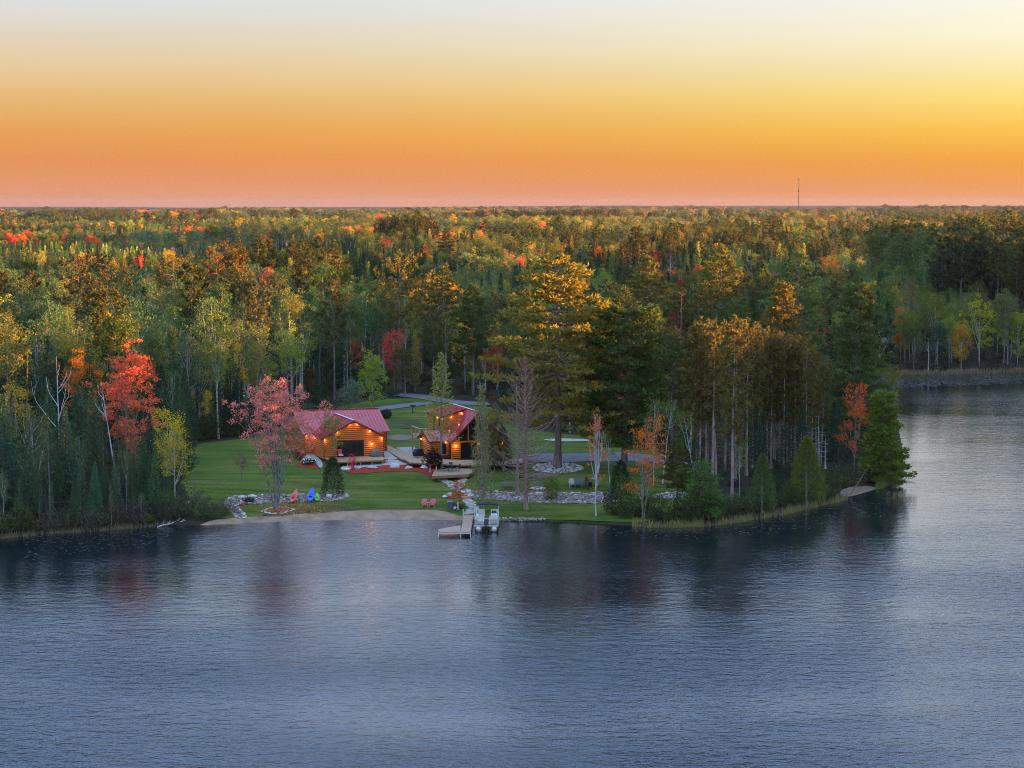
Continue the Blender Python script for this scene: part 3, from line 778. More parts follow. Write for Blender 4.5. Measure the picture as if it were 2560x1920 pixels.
hero('white_pine', lambda **k: white_pine(12, Rm=8.6, base=.20, nb=88, tufts=34, blades=10, r=.46, flat=.75, bl=.6, prof=lambda q: ((.72 + .38 * math.sin(math.pi * q)) * (1 - q ** 4) + .12) * (.85 + .2 * math.sin(q * 23)), **k), site(1394, 1171), 640, 'huge sunlit golden white pine rising from the white stone ring', (.19, .165, .03), clear=3.5)
hero('white_pine', lambda **k: white_pine(13, Rm=5.4, base=.16, nb=96, tufts=28, blades=10, r=.42, prof=lambda q: .55 + .5 * math.sin(math.pi * (.15 + .8 * q)), **k), site(1560, 1176), 772, 'broad dark green white pine behind the orange maple', (.065, .095, .025), clear=3)
hero('maple_tree', lambda **k: broadleaf(14, cb=.22, Rm=1.1, limbs=22, ncl=40, nl=24, ls=0.143, cr=.34, r=.11, bark_m='bark_bleached', bare=.3, **k), site(1490, 1290), 1028, 'slim pale-trunked maple with scattered orange leaves at the water edge', (.55, .17, .04), clear=1.5)
hero('maple_tree', lambda **k: broadleaf(15, cb=.08, Rm=3.0, limbs=26, ncl=150, nl=33, ls=0.160, cr=.5, r=.12, stems=3, spread=.16, **k), site(1608, 1296), 1038, 'bushy orange and red maple on the shore beside a dark cedar', (.55, .15, .025), clear=3)
hero('cedar_tree', lambda **k: cedar(16, Rm=1.9, n=4200, ls=.16, round_=.5, **k), site(1552, 1282), 1150, 'dark green cedar pressed against the bushy orange maple', (.035, .065, .025), clear=2)
hero('birch_tree', lambda **k: broadleaf(17, cb=.55, Rm=1.3, limbs=10, ncl=36, nl=27, ls=0.143, r=.10, bark_m='bark_white', **k), site(1656, 1210), 985, 'white birch leaning right behind the orange maple', (.13, .16, .04), clear=1, tilt=(0, .10))
hero('birch_tree', lambda **k: broadleaf(18, cb=.55, Rm=1.1, limbs=9, ncl=26, nl=27, ls=0.143, r=.08, bark_m='bark_white', **k), site(1634, 1216), 980, 'slender upright white birch inside the orange maple', (.13, .16, .04), clear=1)
hero('birch_tree', lambda **k: broadleaf(19, cb=.5, Rm=1.5, limbs=9, ncl=40, nl=27, ls=0.143, r=.12, bark_m='bark_white', **k), site(1742, 1225), 1005, 'bent birch arching left beside the red pine grove', (.10, .15, .035), clear=1, tilt=(0, -.17))
hero('birch_tree', lambda **k: broadleaf(20, cb=.4, Rm=.9, limbs=8, ncl=26, nl=24, ls=0.134, r=.06, bark_m='bark_white', **k), site(1526, 1228), 1060, 'short white birch leaning beside the fire pit chairs', (.13, .15, .03), clear=1, tilt=(0, -.08))
hero('pine_tree', lambda **k: white_pine(21, Rm=2.0, base=.08, nb=40, tufts=10, blades=9, r=.09, bl=.4, **k), site(1758, 1296), 1160, 'young bright green pine with white stem on the shore', (.085, .15, .035), clear=1.5)
hero('cedar_tree', lambda **k: cedar(22, Rm=1.9, n=5200, ls=.17, round_=.62, gap=.10, **k), site(1905, 1284), 1132, 'pale green pointed cedar left of the rounder one on the point', (.10, .135, .04), clear=2)
hero('cedar_tree', lambda **k: cedar(23, Rm=2.7, n=7800, ls=.19, round_=.60, gap=.10, **k), site(2016, 1268), 1090, 'big rounded yellow-green cedar on the wooded point', (.13, .15, .03), clear=3)
hero('white_pine', lambda **k: white_pine(24, Rm=5.2, base=.10, nb=100, tufts=26, blades=10, r=.38, prof=lambda q: .9 - .45 * q, **k), at_dist(2140, 288), 716, 'tall broad white pine with tiered branches at the tip of the point', (.085, .115, .032), clear=4)
hero('maple_tree', lambda **k: broadleaf(25, cb=.2, Rm=2.2, limbs=20, ncl=95, nl=30, ls=0.168, cr=.5, r=.12, bare=.1, **k), site(2136, 1192), 955, 'orange-red maple near the tip of the wooded point', (.55, .12, .03), clear=2)
hero('white_pine', lambda **k: white_pine(26, Rm=3.1, base=.06, nb=80, tufts=18, blades=11, r=.16, bl=.45, prof=lambda q: 1.0 - .75 * q, **k), site(2207, 1212), 982, 'bright green conical pine at the very tip of the point', (.12, .16, .025), clear=3)
hero('maple_shrub', lambda **k: broadleaf(27, cb=.15, Rm=1.4, limbs=12, ncl=50, nl=27, ls=0.143, cr=.4, r=.05, **k), site(2236, 1200), 1120, 'low orange-green bush overhanging the water at the point', (.28, .15, .03), clear=1)
hero('dead_tree', lambda **k: bare_tree(28, Rm=2.6, base=.25, nb=22, up=.08, bark_m='bark_bleached', r=.16, twig=2, tr=.03, **k), site(2046, 1165), 1018, 'bleached dead trunk with long bare side branches on the point', clear=1)
hero('dead_tree', lambda **k: bare_tree(29, Rm=1.6, base=.3, nb=12, up=.05, bark_m='bark_bleached', r=.15, twig=1, tr=.03, **k), site(2063, 1172), 1090, 'short bleached broken trunk beside the taller dead one', clear=1)
hero('dead_tree', lambda **k: bare_tree(30, Rm=1.2, base=.3, nb=26, up=-.2, bark_m='bark_dead', r=.10, twig=2, **k), site(2124, 1238), 1150, 'dead grey tree leaning over the small beach on the point', clear=.5, tilt=(0, .55))
hero('shrub', lambda **k: shrub(31, Rm=1.1, n=1500, ls=.15, **k), site(1378, 1252), 1188, 'loose yellow-green bush growing out of the right rock bank', (.13, .15, .03), clear=1, cat='shrub')
hero('shrub', lambda **k: shrub(32, Rm=.95, n=2200, ls=.12, **k), site(964, 1047), 1022, 'round clipped dark green bush right of the red roof', (.03, .05, .022), clear=1, cat='shrub')
hero('aspen_tree', lambda **k: broadleaf(33, cb=.12, Rm=2.1, limbs=16, ncl=120, nl=39, ls=0.185, cr=.55, r=.10, **k), at_dist(930, 318), 878, 'bright yellow-green young aspen behind the red roof', (.23, .28, .035), clear=2)
hero('willow_tree', lambda **k: broadleaf(34, cb=.10, Rm=1.9, limbs=16, ncl=90, nl=39, ls=0.151, cr=.5, r=.08, **k), at_dist(876, 312), 950, 'grey-green young tree left of the bright aspen behind the roof', (.13, .165, .09), clear=2)
hero('maple_tree', lambda **k: broadleaf(35, cb=.25, Rm=3.1, limbs=16, ncl=130, nl=39, ls=0.185, r=.16, **k), at_dist(1012, 352), 872, 'dark green and red maple beside the upper driveway', (.085, .085, .028), clear=2)
hero('maple_tree', lambda **k: broadleaf(36, cb=.3, Rm=2.1, limbs=14, ncl=75, nl=33, ls=0.185, r=.10, **k), at_dist(985, 356), 812, 'bright crimson maple at the foot of the tall sunlit red pine', T_RED, clear=2)
hero('red_pine', lambda **k: red_pine(37, Rm=5.2, base=.50, nb=64, tufts=9, blades=13, r=.36, dead=30, **k), at_dist(998, 362), 650, 'tall sunlit red pine with orange trunk above the cabins', (.13, .115, .03), clear=3)
hero('red_pine', lambda **k: red_pine(38, Rm=6.0, base=.42, nb=74, tufts=9, blades=13, r=.36, dead=26, **k), at_dist(430, 430), 650, 'wide-crowned sunlit pine above the left woods', (.15, .115, .03), clear=3)
hero('white_pine', lambda **k: white_pine(39, Rm=5.0, base=.35, nb=64, tufts=24, blades=10, r=.30, **k), at_dist(1800, 372), 612, 'flat-topped golden white pine high above the red pine grove', (.15, .14, .03), clear=4)
hero('white_pine', lambda **k: white_pine(40, Rm=5.0, base=.34, nb=64, tufts=24, blades=10, r=.30, **k), at_dist(1622, 362), 640, 'tiered sunlit white pine right of the huge golden one', (.13, .13, .03), clear=4)
hero('white_pine', lambda **k: white_pine(41, Rm=4.2, base=.30, nb=60, tufts=24, blades=10, r=.28, **k), at_dist(1960, 330), 706, 'golden-topped white pine above the right end of the red pine grove', (.15, .12, .028), clear=3)
hero('dead_tree', lambda **k: bare_tree(42, Rm=2.0, base=.45, nb=40, up=.9, bark_m='bark_pine', r=.17, twig=5, **k), at_dist(1702, 318), 726, 'sunlit orange dead snag with upturned branches above the pine grove', clear=1)
hero('maple_tree', lambda **k: broadleaf(43, cb=.3, Rm=2.2, limbs=12, ncl=80, nl=33, ls=0.185, r=.1, **k), at_dist(1680, 330), 782, 'dark crimson maple beside the orange dead snag', (.22, .03, .04), clear=2)
hero('maple_tree', lambda **k: broadleaf(54, cb=.06, Rm=2.1, limbs=22, ncl=150, nl=39, ls=0.151, cr=.45, r=.08, bare=.1, **k), site(1236, 1176), 1022, 'olive-brown young tree hiding the middle of the lodge front', (.15, .13, .045), clear=1)
hero('maple_tree', lambda **k: broadleaf(56, cb=.06, Rm=1.5, limbs=16, ncl=90, nl=36, ls=0.143, cr=.42, r=.06, **k), site(1222, 1180), 1062, 'brownish bush-like young tree before the lodge glass gable', (.17, .13, .05), clear=1)
hero('cedar_tree', lambda **k: cedar(55, Rm=1.3, n=2600, ls=.17, round_=.5, **k), site(1258, 1178), 1066, 'dark green young cedar before the right end of the lodge', (.07, .085, .035), clear=1)
# left shore
hero('maple_tree', lambda **k: broadleaf(44, cb=.28, Rm=3.8, limbs=30, ncl=260, nl=42, ls=0.185, cr=.55, r=.17, flatz=.6, **k), at_dist(312, 250), 872, 'brilliant orange-red maple among the spruces of the left shore', (.60, .14, .06), clear=3.5)
hero('dead_birch', lambda **k: snag(45, forks=7, r=.13, **k), at_dist(143, 244), 888, 'bleached white dead birch with forked top on the left shore', clear=2)
hero('dead_birch', lambda **k: snag(46, forks=4, r=.13, **k), at_dist(292, 243), 945, 'leaning white dead birch in front of the brilliant red maple', clear=1.5, tilt=(0, -.13))
hero('birch_tree', lambda **k: broadleaf(47, cb=.3, Rm=2.6, limbs=18, ncl=120, nl=30, ls=0.143, cr=.5, r=.12, bark_m='bark_white', **k), at_dist(80, 236), 1018, 'olive leafed birch with white forked trunk near the left edge', (.14, .14, .045), clear=3)
hero('maple_tree', lambda **k: broadleaf(48, cb=.42, Rm=1.9, limbs=16, ncl=80, nl=30, ls=0.160, r=.09, bark_m='bark_white', **k), at_dist(432, 233), 1060, 'slender yellow tree at the right end of the left shore woods', (.36, .28, .025), clear=2)
hero('maple_tree', lambda **k: broadleaf(49, cb=.45, Rm=2.8, limbs=18, ncl=120, nl=36, ls=0.185, r=.13, **k), at_dist(532, 298), 838, 'large golden-green maple at the edge behind the left lawn', (.36, .26, .02), clear=2.5)
hero('maple_tree', lambda **k: broadleaf(50, cb=.48, Rm=2.4, limbs=16, ncl=85, nl=33, ls=0.185, r=.11, bark_m='bark_white', **k), at_dist(574, 296), 842, 'yellow maple with long bare white trunk behind the left lawn', (.46, .27, .02), clear=2)
hero('birch_tree', lambda **k: broadleaf(51, cb=.38, Rm=2.0, limbs=16, ncl=110, nl=36, ls=0.168, r=.11, bark_m='bark_white', **k), at_dist(470, 288), 818, 'grey-green weeping birch behind the left lawn corner', (.12, .16, .07), clear=2)
hero('maple_tree', lambda **k: broadleaf(52, cb=.35, Rm=2.6, limbs=14, ncl=110, nl=36, ls=0.185, r=.13, **k), at_dist(246, 276), 928, 'yellow-green maple tucked left of the brilliant red maple', (.24, .20, .02), clear=2)
hero('maple_tree', lambda **k: broadleaf(53, cb=.3, Rm=2.8, limbs=14, ncl=120, nl=36, ls=0.185, r=.13, **k), at_dist(648, 300), 832, 'broad yellow-green maple behind the coral red maple', (.19, .19, .035), clear=2.5)
# far shore of the inlet
for sd, u, d, vt, tint, rm, nm, lb in [(60, 2450, 446, 738, (.32, .30, .02), 4.2, 'maple_tree', 'big bright yellow maple on the far shore of the inlet'), (61, 2404, 441, 806, (.42, .22, .03), 1.9, 'birch_tree', 'small orange-yellow birch on the far shore of the inlet'), (62, 2374, 447, 788, (.22, .26, .035), 2.1, 'aspen_tree', 'yellow-green aspen left of the orange birch across the inlet'),
                                       (63, 2252, 452, 760, (.45, .17, .025), 1.8, 'maple_tree', 'small orange maple left of the dead red spruce across the inlet'), (64, 2545, 448, 770, (.26, .28, .03), 3.4, 'maple_tree', 'yellow-green maple at the right photo edge across the inlet'), (65, 2345, 446, 800, (.09, .13, .075), 1.6, 'aspen_tree', 'narrow bluish green aspen across the inlet')]:
    hero(nm, lambda **k: broadleaf(sd, cb=.25, Rm=rm, limbs=14, ncl=110, nl=36, ls=0.218, r=.11, bark_m='bark_white', **k), at_dist(u, d), vt, lb, tint, clear=3)
hero('dead_spruce', lambda **k: spruce(66, Rm=1.9, base=.25, dens=.8, thin=.3, **k), at_dist(2278, 452), 688, 'dead rusty red spruce on the far shore of the inlet', (.16, .045, .045), clear=3)
hero('dead_tree', lambda **k: snag(67, forks=2, r=.16, **k), at_dist(2322, 440.5), 845, 'bleached broken stump with one fork across the inlet', clear=1.5)

# the red pine grove on the point
grove = [(1738, 1198, 812), (1747, 1200, 806), (1780, 1218, 816), (1790, 1212, 826), (1830, 1272, 800), (1838, 1205, 812), (1866, 1190, 808), (1882, 1175, 830), (1893, 1170, 836), (1916, 1168, 838), (1927, 1172, 846), (1949, 1164, 840), (1958, 1175, 842), (1976, 1168, 850), (1986, 1176, 846),
         (2000, 1170, 850), (2013, 1180, 868), (2026, 1168, 880), (2040, 1160, 890), (1812, 1180, 818), (1905, 1160, 826), (1936, 1156, 834), (1966, 1158, 842), (2052, 1164, 906), (1850, 1168, 822), (1765, 1180, 820)]
order = sorted(range(len(grove)), key=lambda i: grove[i][0])
def ordinal(n):
    w = ['first', 'second', 'third', 'fourth', 'fifth', 'sixth', 'seventh', 'eighth', 'ninth', 'tenth', 'eleventh', 'twelfth']
    return w[n - 1] if n <= 12 else f"{n}{'th' if 10 <= n % 100 <= 20 else {1: 'st', 2: 'nd', 3: 'rd'}.get(n % 10, 'th')}"
gm = [red_pine(500 + i, H=20, tufts=7, blades=12, Rm=[1.9, 2.2, 1.7, 2.0, 1.7][i], base=[.40, .34, .46, .38, .36][i], nb=[40, 46, 38, 42, 42][i], r=.20, dead=22, bark_m='bark_red_pine') for i in range(5)]
for n_, i in enumerate(order):
    u, vb, vt = grove[i]; p = site(u, vb); h = height_for(p, vt)
    t = 1 if u < 1920 else .8
    o = stand('red_pine', gm[i % 5], p, i * 1.7, (h / 20 * .95, h / 20 * .95, h / 20), (.125, .105, .03), (float(rng.normal(0, .012)), float(rng.normal(0, .012))))
    hero_xy.append((p[0], p[1], 1.2))
    tag(o, f"bare-trunked red pine in the grove on the point, {ordinal(n_ + 1)} from the left", 'tree', 'red pines of the grove on the point')

# ------------------------------------------------------------------ the woods
hx = np.array(hero_xy)
clear_poly = np.array(photo_poly([(474, 1318), (474, 1250), (462, 1170), (478, 1108), (560, 1096), (690, 1076), (780, 1032), (900, 1000), (1000, 988), (1100, 985), (1250, 1005), (1290, 1060), (1330, 1092), (1480, 1090), (1600, 1108), (1690, 1140), (1752, 1180), (1748, 1235), (1700, 1275), (1640, 1320), (1200, 1330), (600, 1330)]))

def fill(d0, d1, sp, seed, az=17.5, xr=None):
    g = np.random.default_rng(seed); w = math.tan(R(az)) * d1 + 10
    xs = np.arange(*(xr if xr else (-w, w)), sp); ys = np.arange(d0, d1, sp)
    X, Y = np.meshgrid(xs, ys); X = X + (np.arange(len(ys))[:, None] % 2) * sp / 2
    X = X.ravel() + g.uniform(-.42, .42, X.size) * sp; Y = Y.ravel() + g.uniform(-.42, .42, Y.size) * sp
    if not xr: k = np.abs(X) < math.tan(R(az)) * Y + 8; X, Y = X[k], Y[k]
    k = ~in_poly(X, Y, clear_poly); X, Y = X[k], Y[k]
    if d0 < 700:
        k = inland(X, Y) > (2.2 if sp > 2.8 else .7); X, Y = X[k], Y[k]
        for i in range(len(hx)):
            k = np.hypot(X - hx[i, 0], Y - hx[i, 1]) > hx[i, 2]; X, Y = X[k], Y[k]
    return X, Y, g

def pick(g, table):
    n = [t[0] for t in table]; p = np.array([t[1] for t in table], float)
    return n[g.choice(len(n), p=p / p.sum())]

COLS = {'spruce': [(T_SPRUCE, 1)], 'thin_spruce': [((.055, .068, .032), 2), ((.075, .07, .04), 1)], 'white_pine': [((.09, .11, .03), 1)], 'red_pine': [(T_RPINE, 1)], 'tamarack': [((.26, .22, .04), 1), (T_YGREEN, 1)], 'bare_birch': [(T_ASPEN, 1)],
        'birch': [(T_ASPEN, 4), ((.14, .16, .045), 3), (T_YELLOW, 1.2)], 'aspen': [(T_ASPEN, 7), (T_GREEN, 3), ((.13, .15, .04), 3), (T_YGREEN, 1.3), (T_YELLOW, .6)],
        'maple': [(T_GREEN, 2.2), (T_YGREEN, 1.5), (T_GOLD, 1.6), (T_ORANGE, 1.8), (T_RED, 1.8), (T_CRIMSON, .6)]}
HGT = {'spruce': (13.0, 2.4), 'thin_spruce': (10.5, 2.0), 'white_pine': (21, 2.5), 'red_pine': (19.5, 1.8), 'aspen': (16.2, 1.6), 'maple': (11.5, 1.8), 'birch': (13.5, 1.6), 'tamarack': (13, 1.5), 'bare_birch': (15, 1.5)}
def mix_near(u, d, s):
    if u < 500 and d < 262: return [('thin_spruce', 4), ('spruce', 6), ('birch', .6), ('aspen', .3)]
    if u < 520: return [('spruce', 3.6), ('aspen', 4), ('maple', .8), ('birch', .9), ('red_pine', .7)]
    if u < 960: return [('aspen', 6), ('spruce', 1.3), ('red_pine', .8), ('maple', .9), ('birch', .8)]
    if u < 1330: return [('red_pine', 3), ('aspen', 2.4), ('spruce', 1.6), ('maple', 1.2), ('birch', .6), ('white_pine', .4), ('tamarack', .5)]
    if u < 1760 and d < 440: return [('white_pine', 1.4), ('red_pine', 1.4), ('spruce', 1.8), ('aspen', 2.4), ('maple', 1.6), ('birch', .6), ('bare_birch', .3)]
    if u < 2260 and d < 330: return [('spruce', 3), ('thin_spruce', 1), ('aspen', 1), ('birch', .6)]
    if u > 2180 and d < 520: return [('aspen', 5), ('spruce', 2.4), ('birch', .7), ('thin_spruce', .5)]
    return [('aspen', 4.2), ('spruce', 1.8), ('red_pine', 1.0), ('white_pine', .9), ('maple', .8), ('birch', .8), ('bare_birch', .35)]
SPECIES = {'spruce': 'spruce', 'thin_spruce': 'sparse spruce', 'white_pine': 'white pine', 'red_pine': 'red pine', 'aspen': 'aspen', 'maple': 'maple', 'birch': 'birch', 'tamarack': 'tamarack', 'bare_birch': 'leafless birch'}
NAMES = {'spruce': 'spruce_tree', 'thin_spruce': 'spruce_tree', 'white_pine': 'white_pine', 'red_pine': 'red_pine', 'aspen': 'aspen_tree', 'maple': 'maple_tree', 'birch': 'birch_tree', 'tamarack': 'tamarack_tree', 'bare_birch': 'bare_birch'}
def zone(u, d):
    if u < 500 and d < 262: return 'on the left shore'
    if u < 500: return 'behind the left shore'
    if u < 960: return 'behind the cabin'
    if u < 1330: return 'behind the lodge'
    if u < 1760: return 'right of the lodge'
    if u < 2260 and d < 330: return 'on the wooded point'
    if d > 420 and u > 2180: return 'across the inlet'
    return 'behind the point'

NEAR_END = 432.0
plan = []          # near trees, single objects
X, Y, g = fill(222, NEAR_END, 6.0, 3, 15.2)
S = inland(X, Y); Z = ground_z(X, Y)
X2, Y2, _ = fill(222, 300, 3.1, 4, 15.2); S2 = inland(X2, Y2); Z2 = ground_z(X2, Y2)
near_pts = [(x, y, z, s, 0) for x, y, z, s in zip(X, Y, Z, S)] + [(x, y, z, s, 1) for x, y, z, s in zip(X2, Y2, Z2, S2) if x < -38 and s > 3]
X3, Y3, _ = fill(216, 262, 2.7, 6, 15.2); S3 = inland(X3, Y3); Z3 = ground_z(X3, Y3)
near_pts += [(x, y, z, s, 2) for x, y, z, s in zip(X3, Y3, Z3, S3) if x < -38 and .7 < s < 11]
for x, y, z, s, front in near_pts:
    u, v = to_photo((x, y, z + 8))
    if u < -160 or u > 2720: continue
    k = pick(g, mix_near(u, y, s)) if not front else pick(g, [('thin_spruce', 4), ('spruce', 6), ('birch', .3)])
    cs = COLS[k]; tint = np.array(pick(g, cs)); base = tint.copy()
    tint = tint * g.uniform(.75, 1.3) * g.normal(1, .08, 3)
    if u < 480 and y < 262 and k in ('spruce', 'thin_spruce'): tint = tint * (1.9 if front else 1.4) * (np.array((1.25, 1.0, .9)) if g.random() < .3 else 1)  # leaf tint lifted to offset the deep shade along the left shore
    h = max(5.0, g.normal(*HGT[k]))
    if front == 1: h *= g.uniform(.55, 1.0)
    if front == 2: h *= g.uniform(.28, .6)
    if s < 5 and front != 2: h *= .72
    if 960 < u < 1780 and y < 440: h *= .80
    if 1690 < u < 2270 and y < 330: h *= .74
    if u < 480 and y < 258: h = min(h, height_for((x, y, z), g.uniform(930, 1130)))
    if h < 3: continue
    if 960 < u < 1300 and 345 < y < 380 and k == 'red_pine': h *= .9
    plan.append(dict(k=k, p=(x, y, z), h=h, tint=tint, base=base, u=u, d=y, rz=g.random() * 6.28, m=int(g.integers(len(MODELS[k]))), w=g.uniform(.85, 1.2)))
# tall pines at right behind the inlet, shade put into their leaf tint
for i, (u, d, vt) in enumerate([(2352, 545, 628), (2375, 560, 600), (2398, 540, 592), (2425, 555, 596), (2452, 545, 604), (2478, 558, 590), (2500, 545, 596), (2520, 552, 588), (2540, 545, 600), (2558, 560, 584), (2575, 550, 592), (2596, 548, 590)]):
    p = at_dist(u, d); plan.append(dict(k='red_pine', p=tuple(p), h=height_for(p, vt), tint=np.array((.05, .06, .028)), base=np.array(T_RPINE), u=u, d=d, rz=i * 1.3, m=i % 4, w=1.35, tall=True))
# emergent sunlit trees further back that can be told apart
for i, (u, d, vt, k, t) in enumerate([(655, 640, 588, 'white_pine', (.15, .10, .03)), (1116, 700, 570, 'white_pine', (.085, .085, .03)), (1338, 640, 540, 'white_pine', (.09, .09, .03)), (1455, 700, 532, 'red_pine', (.15, .10, .03)), (1405, 720, 540, 'red_pine', (.13, .10, .03)), (540, 560, 615, 'red_pine', (.16, .10, .03)), (600, 570, 622, 'red_pine', (.16, .10, .03)),
                                      (1062, 600, 612, 'maple', T_ORANGE), (1270, 560, 632, 'maple', T_ORANGE), (1300, 565, 640, 'maple', T_RED), (1500, 600, 620, 'maple', T_ORANGE), (100, 520, 632, 'maple', T_ORANGE), (350, 520, 640, 'maple', T_RED), (395, 515, 655, 'maple', T_CRIMSON), (205, 520, 636, 'maple', (.5, .2, .03)), (242, 525, 640, 'maple', (.4, .22, .03)),
                                      (270, 900, 552, 'maple', T_CRIMSON), (1675, 540, 634, 'bare_birch', T_ASPEN), (1870, 560, 640, 'bare_birch', T_ASPEN), (1985, 545, 648, 'bare_birch', T_ASPEN), (2025, 548, 652, 'bare_birch', T_ASPEN), (560, 455, 716, 'maple', T_ORANGE), (1085, 430, 690, 'aspen', T_YELLOW), (1115, 436, 698, 'aspen', T_GOLD), (2140, 900, 578, 'maple', T_RED), (2500, 980, 582, 'maple', T_ORANGE), (1525, 440, 762, 'maple', (.7, .12, .04)),
                                      (450, 452, 745, 'maple', T_GOLD), (830, 560, 640, 'maple', (.4, .17, .03)), (770, 565, 645, 'maple', (.4, .17, .03))]):
    hk_ = {'maple': 12.5, 'bare_birch': 15, 'aspen': 15.5}.get(k, 20)
    d = (CAM_H - 5.5 - hk_) * 5199 / (vt - 515)
    p = at_dist(u, d); plan.append(dict(k=k, p=tuple(p), h=max(8, height_for(p, vt)), tint=np.array(t), base=np.array(t), u=u, d=d, rz=i * 2.1, m=i % len(MODELS[k]), w=1.1, far=True))

# only the spruces that show largest stay single; the rest join the mass of the woods
spill = []
for kinds, most in ((('spruce', 'thin_spruce'), 285), (('aspen',), 290)):
    sp_all = sorted([q for q in plan if q['k'] in kinds], key=lambda q: -q['h'] / q['d'])
    spill += sp_all[most:]
ids = {id(q) for q in spill}; plan = [q for q in plan if id(q) not in ids]

def look_of(q):
    b = q['base']; return min(LOOK, key=lambda L: sum((math.log((a + .01) / (c + .01))) ** 2 for a, c in zip(L[1], b)))[0]
groups = {}
for q in plan:
    if q.get('tall'): z_ = 'at the right edge behind the inlet'
    elif q.get('far'): z_ = 'in the distant woods'
    else: z_ = zone(q['u'], q['d'])
    lk = 'leafless' if q['k'] == 'bare_birch' else look_of(q)
    sz = 'short' if q['h'] < HGT[q['k']][0] * .8 else ('tall' if q['h'] > HGT[q['k']][0] * 1.04 else 'mid-height')
    groups.setdefault((sz, lk, q['k'], z_), []).append(q)
for (sz, lk, k, z_), qs in groups.items():
    qs.sort(key=lambda q: q['u'])
    sp_ = SPECIES[k].replace('leafless ', '') if lk == 'leafless' else SPECIES[k]
    for i, q in enumerate(qs):
        if len(qs) == 1: lab = f"the only {sz} {lk} {sp_} {z_}"
        else: lab = f"{sz} {lk} {sp_} {z_}, {ordinal(i + 1)} from the left"
        f = q['h'] / NOMINAL[k]
        o = stand(NAMES[k], MODELS[k][q['m']], (q['p'][0], q['p'][1], q['p'][2] - .1), q['rz'], (f * q['w'], f * q['w'], f), q['tint'])
        tag(o, lab, 'tree', f"{SPECIES[k]} trees {z_}")

# shrubs along the shores and wood edges, one by one
sh = []
for u in np.linspace(-60, 560, 24): sh.append((u + g.normal(0, 6), np.interp(u, [0, 150, 300, 420, 520, 560], [1338, 1325, 1316, 1306, 1296, 1290]) - abs(g.normal(0, 5)) - 2, 'shrub' if g.random() < .6 else 'bare_shrub'))
for u in np.linspace(1530, 2200, 34): sh.append((u + g.normal(0, 6), np.interp(u, [1530, 1650, 1760, 1850, 1950, 2050, 2120, 2200], [1298, 1306, 1303, 1290, 1274, 1250, 1222, 1206]) - abs(g.normal(0, 7)) - 2, 'shrub'))
for u in np.linspace(480, 760, 18): sh.append((u, np.interp(u, [480, 560, 690, 780], [1104, 1094, 1072, 1030]) - abs(g.normal(0, 3)), 'shrub'))
for u in np.linspace(2215, 2600, 34): sh.append((u + g.normal(0, 5), 929 - abs(g.normal(0, 6)), 'bare_shrub'))
for u in np.linspace(2215, 2600, 26): sh.append((u + g.normal(0, 5), 912 - abs(g.normal(0, 6)), 'bare_shrub'))
zn = lambda u, v: 'along the left shore' if v > 1200 and u < 700 else ('on the shore of the point' if v > 1200 else ('at the wood edge behind the left lawn' if u < 900 else 'on the far bank of the inlet'))
sg = {}
for u, v, k in sh:
    p = site(u, v)
    if inland(p[0], p[1]) < .6: continue
    sg.setdefault((k, zn(u, v)), []).append((u, p))
for (k, z_), L in sg.items():
    L.sort(key=lambda a: a[0])
    for i, (u, p) in enumerate(L):
        f = g.uniform(.75, 1.45); t = np.array((.075, .09, .035) if k == 'shrub' else (.10, .085, .055)) * g.uniform(.7, 1.3)
        o = stand('shrub' if k == 'shrub' else 'twiggy_shrub', MODELS[k][int(g.integers(len(MODELS[k])))], p - np.array([0, 0, .05]), g.random() * 6, (f, f, f * g.uniform(.8, 1.2)), t, foliage_name='foliage', wood_name='stems')
        tag(o, f"{'leafy green' if k == 'shrub' else 'brown twiggy'} shrub {z_}, {ordinal(i + 1)} from the left", 'shrub', f"shrubs {z_}")

# everything further off reads as one mass: one object, models scattered on its points
proto_col = bpy.data.collections.new('wood_models')
def proto(kind, i, me_w, me_l):
    o = bpy.data.objects.new(f"m{len(proto_col.objects):03d}_{kind}", None)
    vw = np.empty(len(me_w.vertices) * 3, np.float32); me_w.vertices.foreach_get('co', vw); vw = vw.reshape(-1, 3)
    qw = np.empty(len(me_w.loops), np.int32); me_w.loops.foreach_get('vertex_index', qw); qw = qw.reshape(-1, 4)
    mats = [me_w.materials[0]]; V, Q, mi = vw, qw, np.zeros(len(qw), np.int32); lv = np.zeros(len(vw)); lh = lv
    if me_l is not None:
        vl = np.empty(len(me_l.vertices) * 3, np.float32); me_l.vertices.foreach_get('co', vl); vl = vl.reshape(-1, 3)
        ql = np.empty(len(me_l.loops), np.int32); me_l.loops.foreach_get('vertex_index', ql); ql = ql.reshape(-1, 4)
        a = np.empty(len(vl), np.float32); me_l.attributes['lv'].data.foreach_get('value', a); b = np.empty(len(vl), np.float32); me_l.attributes['lh'].data.foreach_get('value', b)
        V = np.vstack([vw, vl]); Q = np.vstack([qw, ql + len(vw)]); mi = np.concatenate([mi, np.ones(len(ql), np.int32)]); mats.append(me_l.materials[0])
        lv = np.concatenate([lv, a]); lh = np.concatenate([lh, b])
    me = fast_mesh(f"model_{kind}", V, quads=Q, mats=mats, mat_q=mi, attr={'lv': lv, 'lh': lh})
    nm = o.name; bpy.data.objects.remove(o); o = bpy.data.objects.new(nm, me); proto_col.objects.link(o)
PROTO = {}
for k in ('spruce', 'thin_spruce', 'white_pine', 'red_pine', 'aspen', 'maple', 'birch', 'tamarack', 'bare_birch', 'shrub', 'bare_shrub'):
    PROTO[k] = []
    for i, (a, b) in enumerate(MODELS[k]):
        PROTO[k].append(len(proto_col.objects)); proto(k, i, a, b)

